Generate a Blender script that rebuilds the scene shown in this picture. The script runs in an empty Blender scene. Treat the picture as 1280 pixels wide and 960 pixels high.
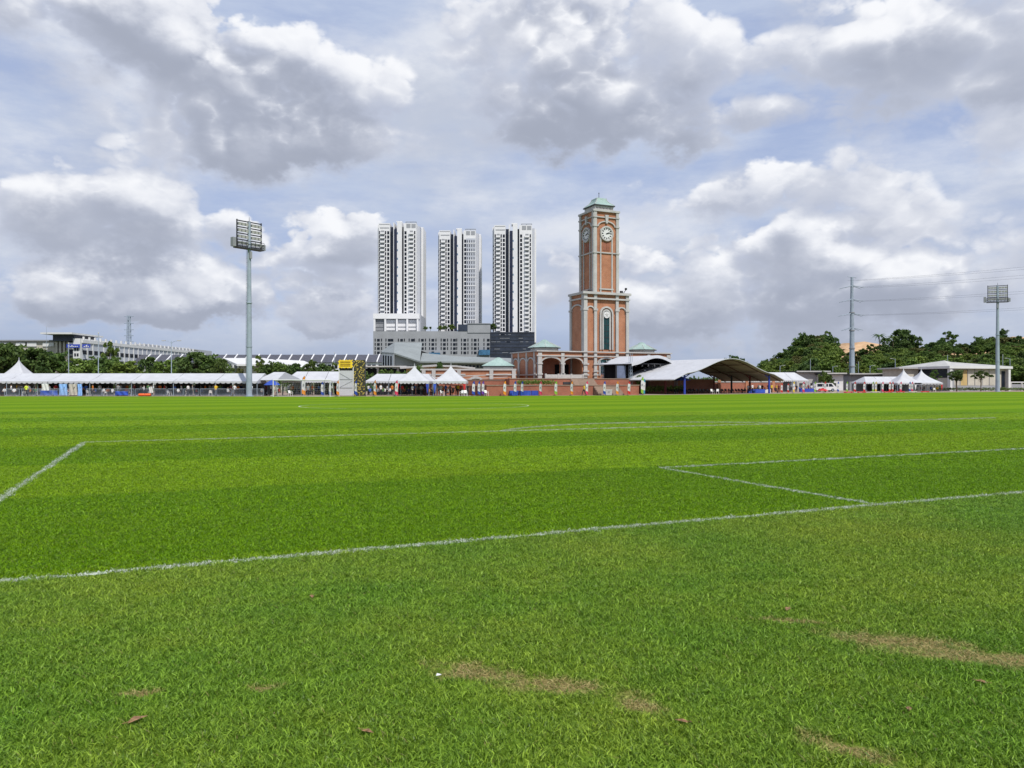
import bpy, math, random
from mathutils import Vector, Matrix
R = math.radians
rng = random.Random(11)
SC = bpy.context.scene
COL = SC.collection
F = 965.0; H = 1.75                      # focal length in photo pixels, eye height

# ---------------------------------------------------------------- camera
cam = bpy.data.cameras.new('camera')
cam.sensor_fit = 'HORIZONTAL'; cam.sensor_width = 36.0; cam.lens = 36.0 * F / 1280.0
cam.clip_start = 0.1; cam.clip_end = 6000
co = bpy.data.objects.new('camera', cam); COL.objects.link(co)
co.location = (0, 0, H); co.rotation_euler = (R(90), 0, 0)
SC.camera = co

# ---------------------------------------------------------------- node helper
class G:
    def __init__(s, tree):
        s.t = tree; s.n = tree.nodes; s.l = tree.links
    def put(s, sock, v):
        if v is None: return
        if isinstance(v, bpy.types.NodeSocket): s.l.new(v, sock)
        else: sock.default_value = v
    def m(s, op, a, b=None, c=None, clamp=False):
        n = s.n.new('ShaderNodeMath'); n.operation = op; n.use_clamp = clamp
        s.put(n.inputs[0], a); s.put(n.inputs[1], b); s.put(n.inputs[2], c)
        return n.outputs[0]
    def add(s, a, b): return s.m('ADD', a, b)
    def sub(s, a, b): return s.m('SUBTRACT', a, b)
    def mul(s, a, b): return s.m('MULTIPLY', a, b)
    def v(s, op, a, b=None):
        n = s.n.new('ShaderNodeVectorMath'); n.operation = op
        s.put(n.inputs[0], a)
        if op == 'SCALE': s.put(n.inputs['Scale'], b)
        else: s.put(n.inputs[1], b)
        return n.outputs['Value'] if op in ('DOT_PRODUCT', 'LENGTH', 'DISTANCE') else n.outputs[0]
    def noise(s, vec, scale, detail=3, rough=.5, dim='3D', w=None, col=False):
        n = s.n.new('ShaderNodeTexNoise'); n.noise_dimensions = dim
        s.put(n.inputs['Vector'], vec); n.inputs['Scale'].default_value = scale
        n.inputs['Detail'].default_value = detail; n.inputs['Roughness'].default_value = rough
        return n.outputs['Color'] if col else n.outputs['Fac']
    def step(s, x, a, b, o0=0., o1=1.):
        n = s.n.new('ShaderNodeMapRange'); n.interpolation_type = 'SMOOTHSTEP'; n.clamp = True
        s.put(n.inputs[0], x); s.put(n.inputs[1], a); s.put(n.inputs[2], b); s.put(n.inputs[3], o0); s.put(n.inputs[4], o1)
        return n.outputs[0]
    def mix(s, f, a, b, mode='MIX'):
        n = s.n.new('ShaderNodeMix'); n.data_type = 'RGBA'; n.blend_type = mode
        s.put(n.inputs[0], f)
        for k, q in ((6, a), (7, b)):
            if isinstance(q, (tuple, list)): n.inputs[k].default_value = (*q[:3], 1)
            else: s.l.new(q, n.inputs[k])
        return n.outputs[2]
    def sep(s, vec):
        n = s.n.new('ShaderNodeSeparateXYZ'); s.put(n.inputs[0], vec); return n.outputs
    def comb(s, x, y, z):
        n = s.n.new('ShaderNodeCombineXYZ')
        for i, q in enumerate((x, y, z)): s.put(n.inputs[i], q)
        return n.outputs[0]

# ---------------------------------------------------------------- sky with cumulus
SUN_AZ, SUN_EL = R(152), R(52)           # azimuth from +Y towards +X
w = bpy.data.worlds.new('World'); SC.world = w; w.use_nodes = True
g = G(w.node_tree); g.n.clear()
tc = g.n.new('ShaderNodeTexCoord').outputs['Generated']
sky = g.n.new('ShaderNodeTexSky'); sky.sky_type = 'NISHITA'; sky.sun_disc = False
sky.sun_elevation = SUN_EL; sky.sun_rotation = SUN_AZ; sky.air_density = 1.0; sky.dust_density = 1.2; sky.ozone_density = 1.5
# cumulus heaps of this sky: photo x, y, half-width, half-height (pixels), weight
HEAPS = [(275,130,160,88,.66), (395,165,95,62,.45), (225,62,60,50,.3), (340,205,165,42,.40), (60,20,200,62,.52), (75,250,150,66,.58), (215,300,150,38,.40),
         (700,90,125,105,.66), (700,15,95,55,.32), (690,165,160,48,.46), (850,170,110,52,.46), (1170,45,210,85,.66), (1200,125,150,52,.46), (890,250,150,32,.40),
         (900,350,110,54,.54), (1010,300,75,40,.40), (1215,245,110,84,.48), (1170,350,120,52,.46), (390,355,85,40,.48), (445,318,55,34,.36),
         (55,392,110,32,.52), (215,388,95,30,.50), (735,350,80,60,.46), (850,400,150,30,.46), (1080,395,150,42,.50), (380,412,120,24,.46), (590,370,110,50,.34), (130,345,120,30,.34), (990,430,150,18,.4)]
P3 = g.sep(tc)
hor = g.m('SQRT', g.add(g.mul(P3[0], P3[0]), g.mul(P3[1], P3[1])))
az0 = g.m('ARCTAN2', P3[0], P3[1]); te0 = g.m('DIVIDE', P3[2], g.m('MAXIMUM', hor, .02))
st = g.v('MULTIPLY', tc, (1, 1, 1.55))
ws = g.sep(g.v('SUBTRACT', g.noise(st, 9.0, 5, .62, col=True), (.5, .5, .5)))
az = g.add(az0, g.mul(ws[0], .17)); te = g.add(te0, g.mul(ws[1], .15))
hs = None; hw_ = None
for (px, py, hw, hh, k) in HEAPS:
    u = (px - 640) / F; v_ = (480 - py) / F
    a0 = math.atan(u); t0 = v_ / math.sqrt(1 + u * u)
    dx = g.mul(g.sub(az, a0), F / hw); dy = g.mul(g.sub(te, t0), F / hh)
    dz = g.m('MAXIMUM', dy, g.mul(dy, -1.5))
    e = g.mul(g.m('EXPONENT', g.mul(g.add(g.mul(dx, dx), g.mul(dz, dz)), -.85)), k)
    ey = g.mul(e, dy)
    hs = e if hs is None else g.add(hs, e); hw_ = ey if hw_ is None else g.add(hw_, ey)
def puffs(off):
    n = g.n.new('ShaderNodeTexNoise'); n.noise_type = 'RIDGED_MULTIFRACTAL'; n.normalize = True
    for k_, v_ in (('Scale', 6.5), ('Detail', 5.5), ('Roughness', .66), ('Lacunarity', 2.1), ('Offset', .95), ('Gain', 1.2)): n.inputs[k_].default_value = v_
    g.l.new(g.v('ADD', st, off), n.inputs['Vector'])
    return g.sub(.45, n.outputs['Fac'])
pf0 = puffs((0, 0, 0)); pf1 = puffs((.008, 0, .028))
n0 = g.noise(st, 2.7, 9, .58); n1 = g.noise(g.v('ADD', st, (.01, 0, .06)), 2.7, 4, .55)
dens = g.add(g.add(hs, g.mul(g.sub(n0, .5), .85)), g.mul(pf0, .28))
hrel = g.m('DIVIDE', hw_, g.add(hs, .10))
soft = g.step(hrel, -.6, .45, .60, .13)
THR = .11
alpha = g.m('DIVIDE', g.sub(dens, THR), soft, clamp=True); alpha = g.mul(g.mul(alpha, alpha), g.sub(3., g.mul(alpha, 2.)))
relief = g.mul(g.add(g.mul(g.sub(pf0, pf1), .85), g.mul(g.sub(n0, n1), 3.2)), g.step(hrel, -.3, .5, .15, 1.))
body = g.add(g.mul(hrel, .72), g.mul(relief, .8))
lit = g.step(body, -.25, .85)
deep = g.mul(g.step(dens, THR + .08, THR + .6), g.step(body, .55, -.2))
cw = g.mix(lit, (5.2, 5.65, 6.9), (9.6, 9.7, 10.0))
cw = g.mix(deep, cw, (3.75, 4.1, 5.05))
veil_n = g.noise(g.v('MULTIPLY', tc, (1.6, 1.6, 7)), 2.6, 8, .62)
veil = g.step(veil_n, .34, .66, .25, .95)
blue = g.mix(.75, g.mix(1., sky.outputs[0], (.9, .95, 1.05), 'MULTIPLY'), (3.8, 4.75, 7.5))
base = g.mix(veil, blue, (5.3, 6.1, 7.8))
s2 = g.v('MULTIPLY', tc, (1, 1, 2.3)); m0 = g.noise(g.v('ADD', s2, (3.1, .4, 1.7)), 3.1, 8, .6); m1 = g.noise(g.v('ADD', s2, (3.11, .4, 1.8)), 3.1, 3, .55)
layer = g.step(g.add(m0, g.mul(hs, .16)), .41, .72)
base = g.mix(g.mul(layer, .85), base, g.mix(g.step(g.sub(m0, m1), -.10, .14), (5.4, 5.85, 6.9), (8.0, 8.25, 8.8)))
base = g.mix(g.step(te0, .0, .11, .8, 0.), base, (3.7, 4.35, 5.8))
cw = g.mix(g.step(te0, .0, .08, .6, 0.), cw, (4.2, 4.75, 5.95))
skyc = g.mix(g.mul(alpha, .96), base, cw)
bg = g.n.new('ShaderNodeBackground'); g.l.new(skyc, bg.inputs[0]); bg.inputs[1].default_value = .1
wo = g.n.new('ShaderNodeOutputWorld'); g.l.new(bg.outputs[0], wo.inputs[0])

# ---------------------------------------------------------------- sun, exposure
sl = bpy.data.lights.new('sun', 'SUN'); sl.energy = 4.2; sl.angle = R(.55); sl.color = (1, .955, .88)
so = bpy.data.objects.new('sun', sl); COL.objects.link(so)
sd = Vector((math.sin(SUN_AZ) * math.cos(SUN_EL), math.cos(SUN_AZ) * math.cos(SUN_EL), math.sin(SUN_EL)))
so.rotation_euler = sd.to_track_quat('Z', 'Y').to_euler(); so.location = (0, -20, 60)
SC.view_settings.view_transform = 'Standard'; SC.view_settings.look = 'None'
SC.view_settings.exposure = 0; SC.view_settings.gamma = 1; SC.view_settings.use_curve_mapping = False

# ---------------------------------------------------------------- helpers
def at(px, py, Y): return Vector(((px - 640) / F * Y, Y, H + (480 - py) / F * Y))
def gx(px, Y): return (px - 640) / F * Y
def zz(py, Y): return H + (480 - py) / F * Y

def mat(name, c, rough=.7, var=.12, scale=.6, fine=6., bump=0., metal=0., spec=.4, tint=None):
    m = bpy.data.materials.new(name); m.use_nodes = True; q = G(m.node_tree)
    b = q.n['Principled BSDF']; o = q.n.new('ShaderNodeTexCoord').outputs['Object']
    n1 = q.noise(o, scale, 4, .6); n2 = q.noise(o, fine, 3, .6)
    f = q.add(q.mul(n1, .65), q.mul(n2, .35))
    d = tuple(x * (1 - var * 1.8) for x in c) if tint is None else tint
    l = tuple(min(1, x * (1 + var)) for x in c)
    g_ = q.mix(q.step(f, .3, .7), d, l)
    q.l.new(g_, b.inputs['Base Color']); b.inputs['Roughness'].default_value = rough
    b.inputs['Metallic'].default_value = metal; b.inputs['Specular IOR Level'].default_value = spec
    if bump:
        bn = q.n.new('ShaderNodeBump'); bn.inputs['Strength'].default_value = bump; bn.inputs['Distance'].default_value = .03
        q.l.new(n2, bn.inputs['Height']); q.l.new(bn.outputs[0], b.inputs['Normal'])
    return m

def brick_mat(name, a, b_, mortar):
    m = bpy.data.materials.new(name); m.use_nodes = True; q = G(m.node_tree); b = q.n['Principled BSDF']
    o = q.n.new('ShaderNodeTexCoord').outputs['Object']; s = q.sep(o)
    uv = q.comb(q.add(s[0], s[1]), s[2], 0.)
    br = q.n.new('ShaderNodeTexBrick'); q.l.new(uv, br.inputs['Vector'])
    br.inputs['Color1'].default_value = (*a, 1); br.inputs['Color2'].default_value = (*b_, 1); br.inputs['Mortar'].default_value = (*mortar, 1)
    br.inputs['Scale'].default_value = 1; br.inputs['Brick Width'].default_value = .3; br.inputs['Row Height'].default_value = .1; br.inputs['Mortar Size'].default_value = .012
    c = q.mix(q.step(q.noise(o, .45, 5, .65), .3, .75), br.outputs[0], q.mix(1., br.outputs[0], (.72, .66, .62), 'MULTIPLY'))
    q.l.new(c, b.inputs['Base Color']); b.inputs['Roughness'].default_value = .85
    return m

def glass_mat(name, c=(.02, .03, .045), rough=.12):
    return mat(name, c, rough, .3, .4, 2., spec=.25)

def leaf_mat(name, a, b_, trans=.25):
    m = bpy.data.materials.new(name); m.use_nodes = True; q = G(m.node_tree); b = q.n['Principled BSDF']
    at_ = q.n.new('ShaderNodeAttribute'); at_.attribute_name = 'rnd'
    oi = q.n.new('ShaderNodeObjectInfo')
    c = q.mix(at_.outputs['Fac'], a, b_)
    c = q.mix(q.mul(oi.outputs['Random'], .5), c, q.mix(1., c, (1.35, .95, .7), 'MULTIPLY'))
    q.l.new(c, b.inputs['Base Color']); b.inputs['Roughness'].default_value = .6; b.inputs['Specular IOR Level'].default_value = .25
    tr = q.n.new('ShaderNodeBsdfTranslucent'); q.l.new(c, tr.inputs[0])
    mx = q.n.new('ShaderNodeMixShader'); mx.inputs[0].default_value = trans
    q.l.new(b.outputs[0], mx.inputs[1]); q.l.new(tr.outputs[0], mx.inputs[2])
    q.l.new(mx.outputs[0], q.n['Material Output'].inputs[0])
    return m

class MB:
    def __init__(s): s.v = []; s.f = []; s.mi = []; s.cur = 0
    def face(s, pts):
        k = len(s.v); s.v += [tuple(p) for p in pts]; s.f.append(tuple(range(k, k + len(pts)))); s.mi.append(s.cur); return s
    def idx(s, vs, fs):
        k = len(s.v); s.v += [tuple(p) for p in vs]
        for f in fs: s.f.append(tuple(i + k for i in f)); s.mi.append(s.cur)
        return s
    def box(s, x0, x1, y0, y1, z0, z1):
        vs = [(x, y, z) for z in (z0, z1) for y in (y0, y1) for x in (x0, x1)]
        return s.idx(vs, [(0, 2, 3, 1), (4, 5, 7, 6), (0, 1, 5, 4), (2, 6, 7, 3), (0, 4, 6, 2), (1, 3, 7, 5)])
    def bevbox(s, x0, x1, y0, y1, z0, z1, b=.03):
        """box with its four upright edges chamfered"""
        ring = [(x0 + b, y0), (x1 - b, y0), (x1, y0 + b), (x1, y1 - b), (x1 - b, y1), (x0 + b, y1), (x0, y1 - b), (x0, y0 + b)]
        return s.prism_z(ring, z0, z1)
    def prism_z(s, ring, z0, z1):
        n = len(ring)
        vs = [(x, y, z0) for x, y in ring] + [(x, y, z1) for x, y in ring]
        fs = [tuple(range(n - 1, -1, -1)), tuple(range(n, 2 * n))] + [(i, (i + 1) % n, n + (i + 1) % n, n + i) for i in range(n)]
        return s.idx(vs, fs)
    def prism_y(s, ring, y0, y1):
        n = len(ring)
        vs = [(x, y0, z) for x, z in ring] + [(x, y1, z) for x, z in ring]
        fs = [tuple(range(n)), tuple(range(2 * n - 1, n - 1, -1))] + [(i, n + i, n + (i + 1) % n, (i + 1) % n) for i in range(n)]
        return s.idx(vs, fs)
    def tube(s, p0, p1, r0, r1=None, n=8):
        p0, p1 = Vector(p0), Vector(p1); r1 = r0 if r1 is None else r1
        d = (p1 - p0); d = d.normalized() if d.length > 1e-6 else Vector((0, 0, 1))
        a = d.orthogonal().normalized(); b = d.cross(a)
        vs = []
        for p, r in ((p0, r0), (p1, r1)):
            for i in range(n):
                t = 2 * math.pi * i / n; vs.append(p + a * math.cos(t) * r + b * math.sin(t) * r)
        fs = [(i, (i + 1) % n, n + (i + 1) % n, n + i) for i in range(n)] + [tuple(range(n - 1, -1, -1)), tuple(range(n, 2 * n))]
        return s.idx(vs, fs)
    def bar(s, p0, p1, w, h=None):
        return s.tube(p0, p1, w * .7, n=4)
    def path(s, pts, r, n=6):
        for a, b in zip(pts, pts[1:]): s.tube(a, b, r, n=n)
        return s
    def rings(s, rows, close=True, cap=True):
        """loft equal rings of points"""
        n = len(rows[0]); k = len(s.v)
        for r in rows: s.v += [tuple(p) for p in r]
        for j in range(len(rows) - 1):
            for i in range(n if close else n - 1):
                a = k + j * n + i; b = k + j * n + (i + 1) % n
                s.f.append((a, b, b + n, a + n)); s.mi.append(s.cur)
        if cap and close:
            s.f.append(tuple(range(k + n - 1, k - 1, -1))); s.mi.append(s.cur)
            m_ = k + (len(rows) - 1) * n; s.f.append(tuple(range(m_, m_ + n))); s.mi.append(s.cur)
        return s
    def slab(s, grid, th):
        """thick sheet from a grid of points [row][col]; thickness th downwards"""
        nr, nc = len(grid), len(grid[0]); k = len(s.v)
        for dz in (0, -th):
            for r in grid:
                for p in r: s.v.append((p[0], p[1], p[2] + dz))
        o = nr * nc
        def q(*f): s.f.append(tuple(k + i for i in f)); s.mi.append(s.cur)
        for j in range(nr - 1):
            for i in range(nc - 1):
                a = j * nc + i
                q(a, a + 1, a + nc + 1, a + nc); q(o + a, o + a + nc, o + a + nc + 1, o + a + 1)
        for i in range(nc - 1):
            q(i, o + i, o + i + 1, i + 1); a = (nr - 1) * nc + i; q(a, a + 1, o + a + 1, o + a)
        for j in range(nr - 1):
            a = j * nc; q(a, a + nc, o + a + nc, o + a); a = j * nc + nc - 1; q(a, o + a, o + a + nc, a + nc)
        return s
    def mesh(s, name, mats, smooth=False):
        me = bpy.data.meshes.new(name); me.from_pydata(s.v, [], s.f)
        for m_ in (mats if isinstance(mats, (list, tuple)) else [mats]): me.materials.append(m_)
        if any(s.mi): me.polygons.foreach_set('material_index', s.mi)
        if smooth: me.polygons.foreach_set('use_smooth', [True] * len(s.f))
        me.update(); return me
    def build(s, name, mats, parent=None, loc=None, rz=0, smooth=False):
        return link(name, s.mesh(name, mats, smooth), parent, loc, rz)

def link(name, me, parent=None, loc=None, rz=0, sc=None):
    o = bpy.data.objects.new(name, me); COL.objects.link(o); o.parent = parent
    if loc is not None: o.location = loc
    if rz: o.rotation_euler.z = rz
    if sc is not None: o.scale = sc if isinstance(sc, (tuple, list)) else (sc,) * 3
    return o
def tag(o, label=None, cat=None, group=None, kind=None):
    if label: o['label'] = label
    if cat: o['category'] = cat
    if group: o['group'] = group
    if kind: o['kind'] = kind
    return o
def thing(name, label, cat, loc=(0, 0, 0), rz=0, group=None):
    o = bpy.data.objects.new(name, None); COL.objects.link(o); o.location = loc; o.rotation_euler.z = rz
    o.empty_display_size = .2
    return tag(o, label, cat, group)
def kids(o): return [c for c in COL.objects if c.parent == o]
CH = {}
def clone(root, loc, rz=0, label=None, group=None, sc=1.):
    if root not in CH: CH[root] = [(c, list(c.children)) for c in root.children]
    r = root.copy(); COL.objects.link(r); r.location = loc; r.rotation_euler = (0, 0, rz)
    r.scale = sc if isinstance(sc, (tuple, list)) else (sc,) * 3
    if label: r['label'] = label
    if group: r['group'] = group
    for c, gs in CH[root]:
        k = c.copy(); COL.objects.link(k); k.parent = r
        for q in gs:
            d = q.copy(); COL.objects.link(d); d.parent = k
    return r
def struct(o): o['kind'] = 'structure'; return o
def stuff(o): o['kind'] = 'stuff'; return o
ORD = ['first', 'second', 'third', 'fourth', 'fifth', 'sixth', 'seventh', 'eighth', 'ninth', 'tenth', 'eleventh', 'twelfth', 'thirteenth', 'fourteenth', 'fifteenth', 'sixteenth', 'seventeenth', 'eighteenth', 'nineteenth', 'twentieth', 'twenty-first', 'twenty-second', 'twenty-third', 'twenty-fourth', 'twenty-fifth', 'twenty-sixth']

M = dict(
    white=mat('white_paint', (.62, .62, .62), .6, .05),
    cloth=mat('tent_fabric', (.47, .48, .51), .75, .06, .8, 5., bump=.15),
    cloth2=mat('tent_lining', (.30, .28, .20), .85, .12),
    steel=mat('galvanised_steel', (.29, .345, .41), .6, .12),
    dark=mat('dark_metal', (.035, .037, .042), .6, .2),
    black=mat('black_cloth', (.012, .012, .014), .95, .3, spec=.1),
    grey=mat('grey_render', (.30, .31, .33), .85, .08, .15, 3.),
    lgrey=mat('light_stone', (.43, .425, .415), .85, .1, .5, 4.),
    midgrey=mat('mid_grey_paint', (.25, .26, .28), .8, .1),
    metalroof=mat('grey_metal_roof', (.27, .295, .29), .5, .08, .2, 2., metal=.2),
    slate=mat('slate_roof', (.075, .078, .10), .8, .15, .8, 8.),
    condo=mat('condo_white', (.70, .70, .71), .75, .05, .05, 1.),
    condo2=mat('condo_pale_grey', (.44, .46, .51), .75, .06, .05, 1.),
    navy=mat('navy_panel', (.018, .022, .05), .35, .25, .1, 1.),
    navyclad=mat('navy_cladding_and_shade', (.03, .038, .06), .4, .3, .1, 1.),  # real cladding, and the painted shade of the tower recesses
    win=glass_mat('dark_window', (.012, .016, .026), .25), tealwin=glass_mat('teal_window', (.015, .055, .06), .15),
    bluewin=glass_mat('blue_glass', (.06, .16, .28), .2),
    teal=mat('teal_copper_roof', (.30, .40, .37), .6, .12, .6, 4., tint=(.20, .29, .27)),
    brick=brick_mat('red_brick', (.45, .168, .076), (.37, .132, .06), (.42, .28, .2)),
    brick2=brick_mat('terrace_brick', (.36, .10, .05), (.27, .075, .04), (.30, .2, .15)),
    blue=mat('blue_paint', (.03, .06, .38), .5, .15), bluecloth=mat('blue_cloth', (.03, .08, .42), .8, .15),
    red=mat('red_paint', (.5, .03, .03), .5, .15), orange=mat('orange_plastic', (.75, .13, .03), .5, .1),
    yellow=mat('yellow_board', (.78, .55, .03), .6, .1), skyblue=mat('pale_blue_cloth', (.25, .45, .8), .7, .15),
    cream=mat('cream_render', (.47, .44, .38), .85, .12, .3, 3.), tan=mat('tan_render', (.50, .36, .16), .85, .12),
    paving=mat('brick_paving', (.30, .22, .17), .9, .15, .2, 3.),
    bark=mat('bark', (.10, .075, .05), .9, .25, 2., 9., bump=.4),
    earth=mat('bare_earth', (.54, .37, .22), .95, .2, .04, .4, tint=(.38, .23, .12)),
    brown=mat('brown_post', (.10, .045, .035), .7, .2), maroon=mat('maroon_post', (.16, .03, .03), .7, .2),
    plastic=mat('white_plastic', (.75, .75, .74), .4, .04),
)
LEAF = [leaf_mat('leaves_dark', (.026, .060, .015), (.095, .165, .042)), leaf_mat('leaves_mid', (.038, .084, .017), (.135, .225, .05)),
        leaf_mat('leaves_light', (.06, .12, .02), (.19, .29, .06)), leaf_mat('leaves_olive', (.055, .066, .02), (.15, .17, .055))]

# ================================================================ ground and pitch
gm = mat('distant_ground', (.10, .13, .05), .95, .3, .02, .3)
struct(MB().face([(-3500, -300, -.02), (3500, -300, -.02), (3500, 5000, -.02), (-3500, 5000, -.02)]).build('ground', gm))
TV = (.9146, .4043, 0.); NV = (-.4043, .9146, 0.)        # along and across the goal line
S0 = 8.05
def ts(t, s, z=0.): return Vector((t * TV[0] + s * NV[0], t * TV[1] + s * NV[1], z))
# worn places in the turf: photo x, y, half-length, half-depth (m), turn
def gpt(px, py): Y = F * H / (py - 480); return ((px - 640) / F * Y, Y)
WORN = [(*gpt(598, 842), .24, .10, -.35), (*gpt(690, 858), .26, .09, -.25), (*gpt(796, 880), .13, .08, -.9), (*gpt(1120, 803), .30, .13, -.3), (*gpt(1210, 820), .42, .13, -.35),
        (*gpt(1290, 826), .3, .12, -.2), (*gpt(1065, 940), .15, .065, -.7), (*gpt(1000, 778), .2, .035, -.2), (*gpt(170, 868), .10, .03, .1), (*gpt(330, 862), .08, .03, 0)]
def turf(name, blades, painted=False):
    m = bpy.data.materials.new(name); m.use_nodes = True; q = G(m.node_tree); b = q.n['Principled BSDF']
    P = q.n.new('ShaderNodeNewGeometry').outputs['Position']
    s = q.v('DOT_PRODUCT', P, NV)
    wob = q.mul(q.sub(q.noise(P, .6, 3), .5), .5)
    ph = q.m('FRACT', q.m('DIVIDE', q.add(q.sub(s, S0 - 110), wob), 11.))
    st = q.mul(q.step(ph, .0, .025), q.step(ph, .5, .525, 1., 0.))         # 1 in the darker mown band
    inside = q.step(s, S0 - .1, S0 + .1)
    big = q.step(q.noise(P, .35, 5, .6), .33, .68); mid = q.step(q.noise(P, 2.2, 5, .6), .3, .7)
    fld = q.mix(st, (.146, .256, .006), (.104, .212, .003))
    out = q.mix(big, (.108, .216, .022), (.170, .256, .030))
    c = q.mix(inside, out, fld)
    c = q.mix(q.mul(mid, .35), c, q.mix(1., c, (1.22, 1.04, .9), 'MULTIPLY'))
    c = q.mix(q.mul(q.step(q.noise(P, .12, 3, .5), .45, .7), .3), c, q.mix(1., c, (1.2, .98, .8), 'MULTIPLY'))
    dead = None
    xy = q.sep(P)
    wn = q.add(q.mul(q.sub(q.noise(P, 14., 4, .7), .5), 2.6), q.mul(q.sub(q.noise(P, 4.5, 3, .6), .5), 3.0))
    for (x, y, a, d, an) in WORN:
        dx = q.sub(xy[0], x); dy = q.sub(xy[1], y); ca, sa = math.cos(an), math.sin(an)
        e1 = q.mul(q.add(q.mul(dx, ca), q.mul(dy, sa)), 1 / a); e2 = q.mul(q.sub(q.mul(dy, ca), q.mul(dx, sa)), 1 / d)
        r = q.m('SQRT', q.add(q.mul(e1, e1), q.mul(e2, e2)))
        k = q.step(q.add(r, wn), .55, 1.9, 1., 0.)
        dead = k if dead is None else q.m('MAXIMUM', dead, k)
    if blades:
        at_ = q.n.new('ShaderNodeAttribute'); at_.attribute_name = 'rnd'; rd = at_.outputs['Fac']
        c = q.mix(1., c, q.mix(q.m('POWER', rd, 1.3), (.46, .58, .34), (2.5, 2.3, 2.4)), 'MULTIPLY')
        c = q.mix(q.step(rd, .93, .97), c, (.26, .22, .09))
        c = q.mix(q.mul(q.mul(dead, .9), q.step(rd, .12, .4)), c, q.mix(rd, (.27, .20, .08), (.52, .42, .19)))
        if painted:
            c = q.mix(q.step(rd, .36, .52), c, (.74, .77, .74))
    else:
        fine = q.noise(q.v('MULTIPLY', P, (1, 1, 0)), 26., 5, .75)
        fine2 = q.noise(q.v('MULTIPLY', P, (1, 1, 0)), 5., 4, .7)
        c = q.mix(1., c, q.mix(q.step(fine, .3, .7), (.66, .74, .6), (1.18, 1.12, 1.2)), 'MULTIPLY')
        c = q.mix(1., c, q.mix(q.step(fine2, .3, .7), (.86, .9, .85), (1.08, 1.05, 1.05)), 'MULTIPLY')
        c = q.mix(q.mul(dead, .85), c, q.mix(fine, (.15, .11, .045), (.38, .29, .13)))
        bn = q.n.new('ShaderNodeBump'); bn.inputs['Strength'].default_value = .8; bn.inputs['Distance'].default_value = .03
        q.l.new(fine, bn.inputs['Height']); q.l.new(bn.outputs[0], b.inputs['Normal'])
    q.l.new(c, b.inputs['Base Color']); b.inputs['Roughness'].default_value = .42 if blades else .8
    b.inputs['Specular IOR Level'].default_value = .22 if blades else .03
    if blades:
        tr = q.n.new('ShaderNodeBsdfTranslucent'); q.l.new(c, tr.inputs[0])
        mx = q.n.new('ShaderNodeMixShader'); mx.inputs[0].default_value = .3
        q.l.new(b.outputs[0], mx.inputs[1]); q.l.new(tr.outputs[0], mx.inputs[2]); q.l.new(mx.outputs[0], q.n['Material Output'].inputs[0])
    return m
TURF = turf('pitch_turf', False); BLADE = turf('grass_blades', True); PBLADE = turf('painted_grass_blades', True, True)
# far edge of the turf
EDGE = [(-260, 104), (-72, 109.5), (-27, 107.8), (-4.6, 112), (17.3, 119), (36, 131), (54, 143.5), (86, 160), (140, 188), (260, 240), (420, 262)]
pf = MB()
for (x0, y0), (x1, y1) in zip(EDGE, EDGE[1:]): pf.face([(x0, -120, 0), (x1, -120, 0), (x1, y1, 0), (x0, y0, 0)])
struct(pf.build('football_field', TURF))
# paved apron behind the turf
pa = MB()
for (x0, y0), (x1, y1) in zip(EDGE, EDGE[1:]): pa.face([(x0, y0 - .3, -.008), (x1, y1 - .3, -.008), (x1, y1 + 75, -.008), (x0, y0 + 75, -.008)])
struct(pa.build('pavement', M['paving']))

# painted line strips
pm = bpy.data.materials.new('line_paint'); pm.use_nodes = True
q = G(pm.node_tree); b = q.n['Principled BSDF']; P = q.n.new('ShaderNodeNewGeometry').outputs['Position']
f = q.step(q.noise(P, 22., 5, .75), .36, .56); f2 = q.step(q.noise(P, 2.2, 4, .65), .36, .62, .08, .9)
q.l.new(q.mix(q.mul(f, f2), (.12, .23, .05), (.74, .77, .74)), b.inputs['Base Color']); b.inputs['Roughness'].default_value = .8
TUF = bpy.data.collections.new('grass_tufts')
def tuft(n, seed, spread, hmin, hmax, lean):
    r = random.Random(seed); mb = MB(); rn = []
    for i in range(n):
        a = r.uniform(0, 6.283); d = spread * math.sqrt(r.random()); x, y = d * math.cos(a), d * math.sin(a)
        h = r.uniform(hmin, hmax); wd = r.uniform(.0020, .0035); t = r.uniform(0, 6.283); ln = r.uniform(.3, lean) * h; la = r.uniform(0, 6.283)
        cx, cy = math.cos(t) * wd, math.sin(t) * wd; lx, ly = math.cos(la) * ln, math.sin(la) * ln
        mb.idx([(x - cx, y - cy, 0), (x + cx, y + cy, 0), (x + cx * .85 + lx * .35, y + cy * .85 + ly * .35, h * .6), (x - cx * .85 + lx * .35, y - cy * .85 + ly * .35, h * .6), (x + lx, y + ly, h)],
               [(0, 1, 2, 3), (3, 2, 4)])
        rn += [r.random()] * 5
    return mb, rn
def tuft_set(mt, key):
    c = bpy.data.collections.new('tufts_' + key)
    for k in range(6):
        mb, rn = tuft(20, 40 + k, .050, .014, .034, 1.9)
        me = mb.mesh('grass_tuft', mt); a = me.attributes.new('rnd', 'FLOAT', 'POINT'); a.data.foreach_set('value', rn)
        o = bpy.data.objects.new('grass_tuft', me); c.objects.link(o)
    return c
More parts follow.
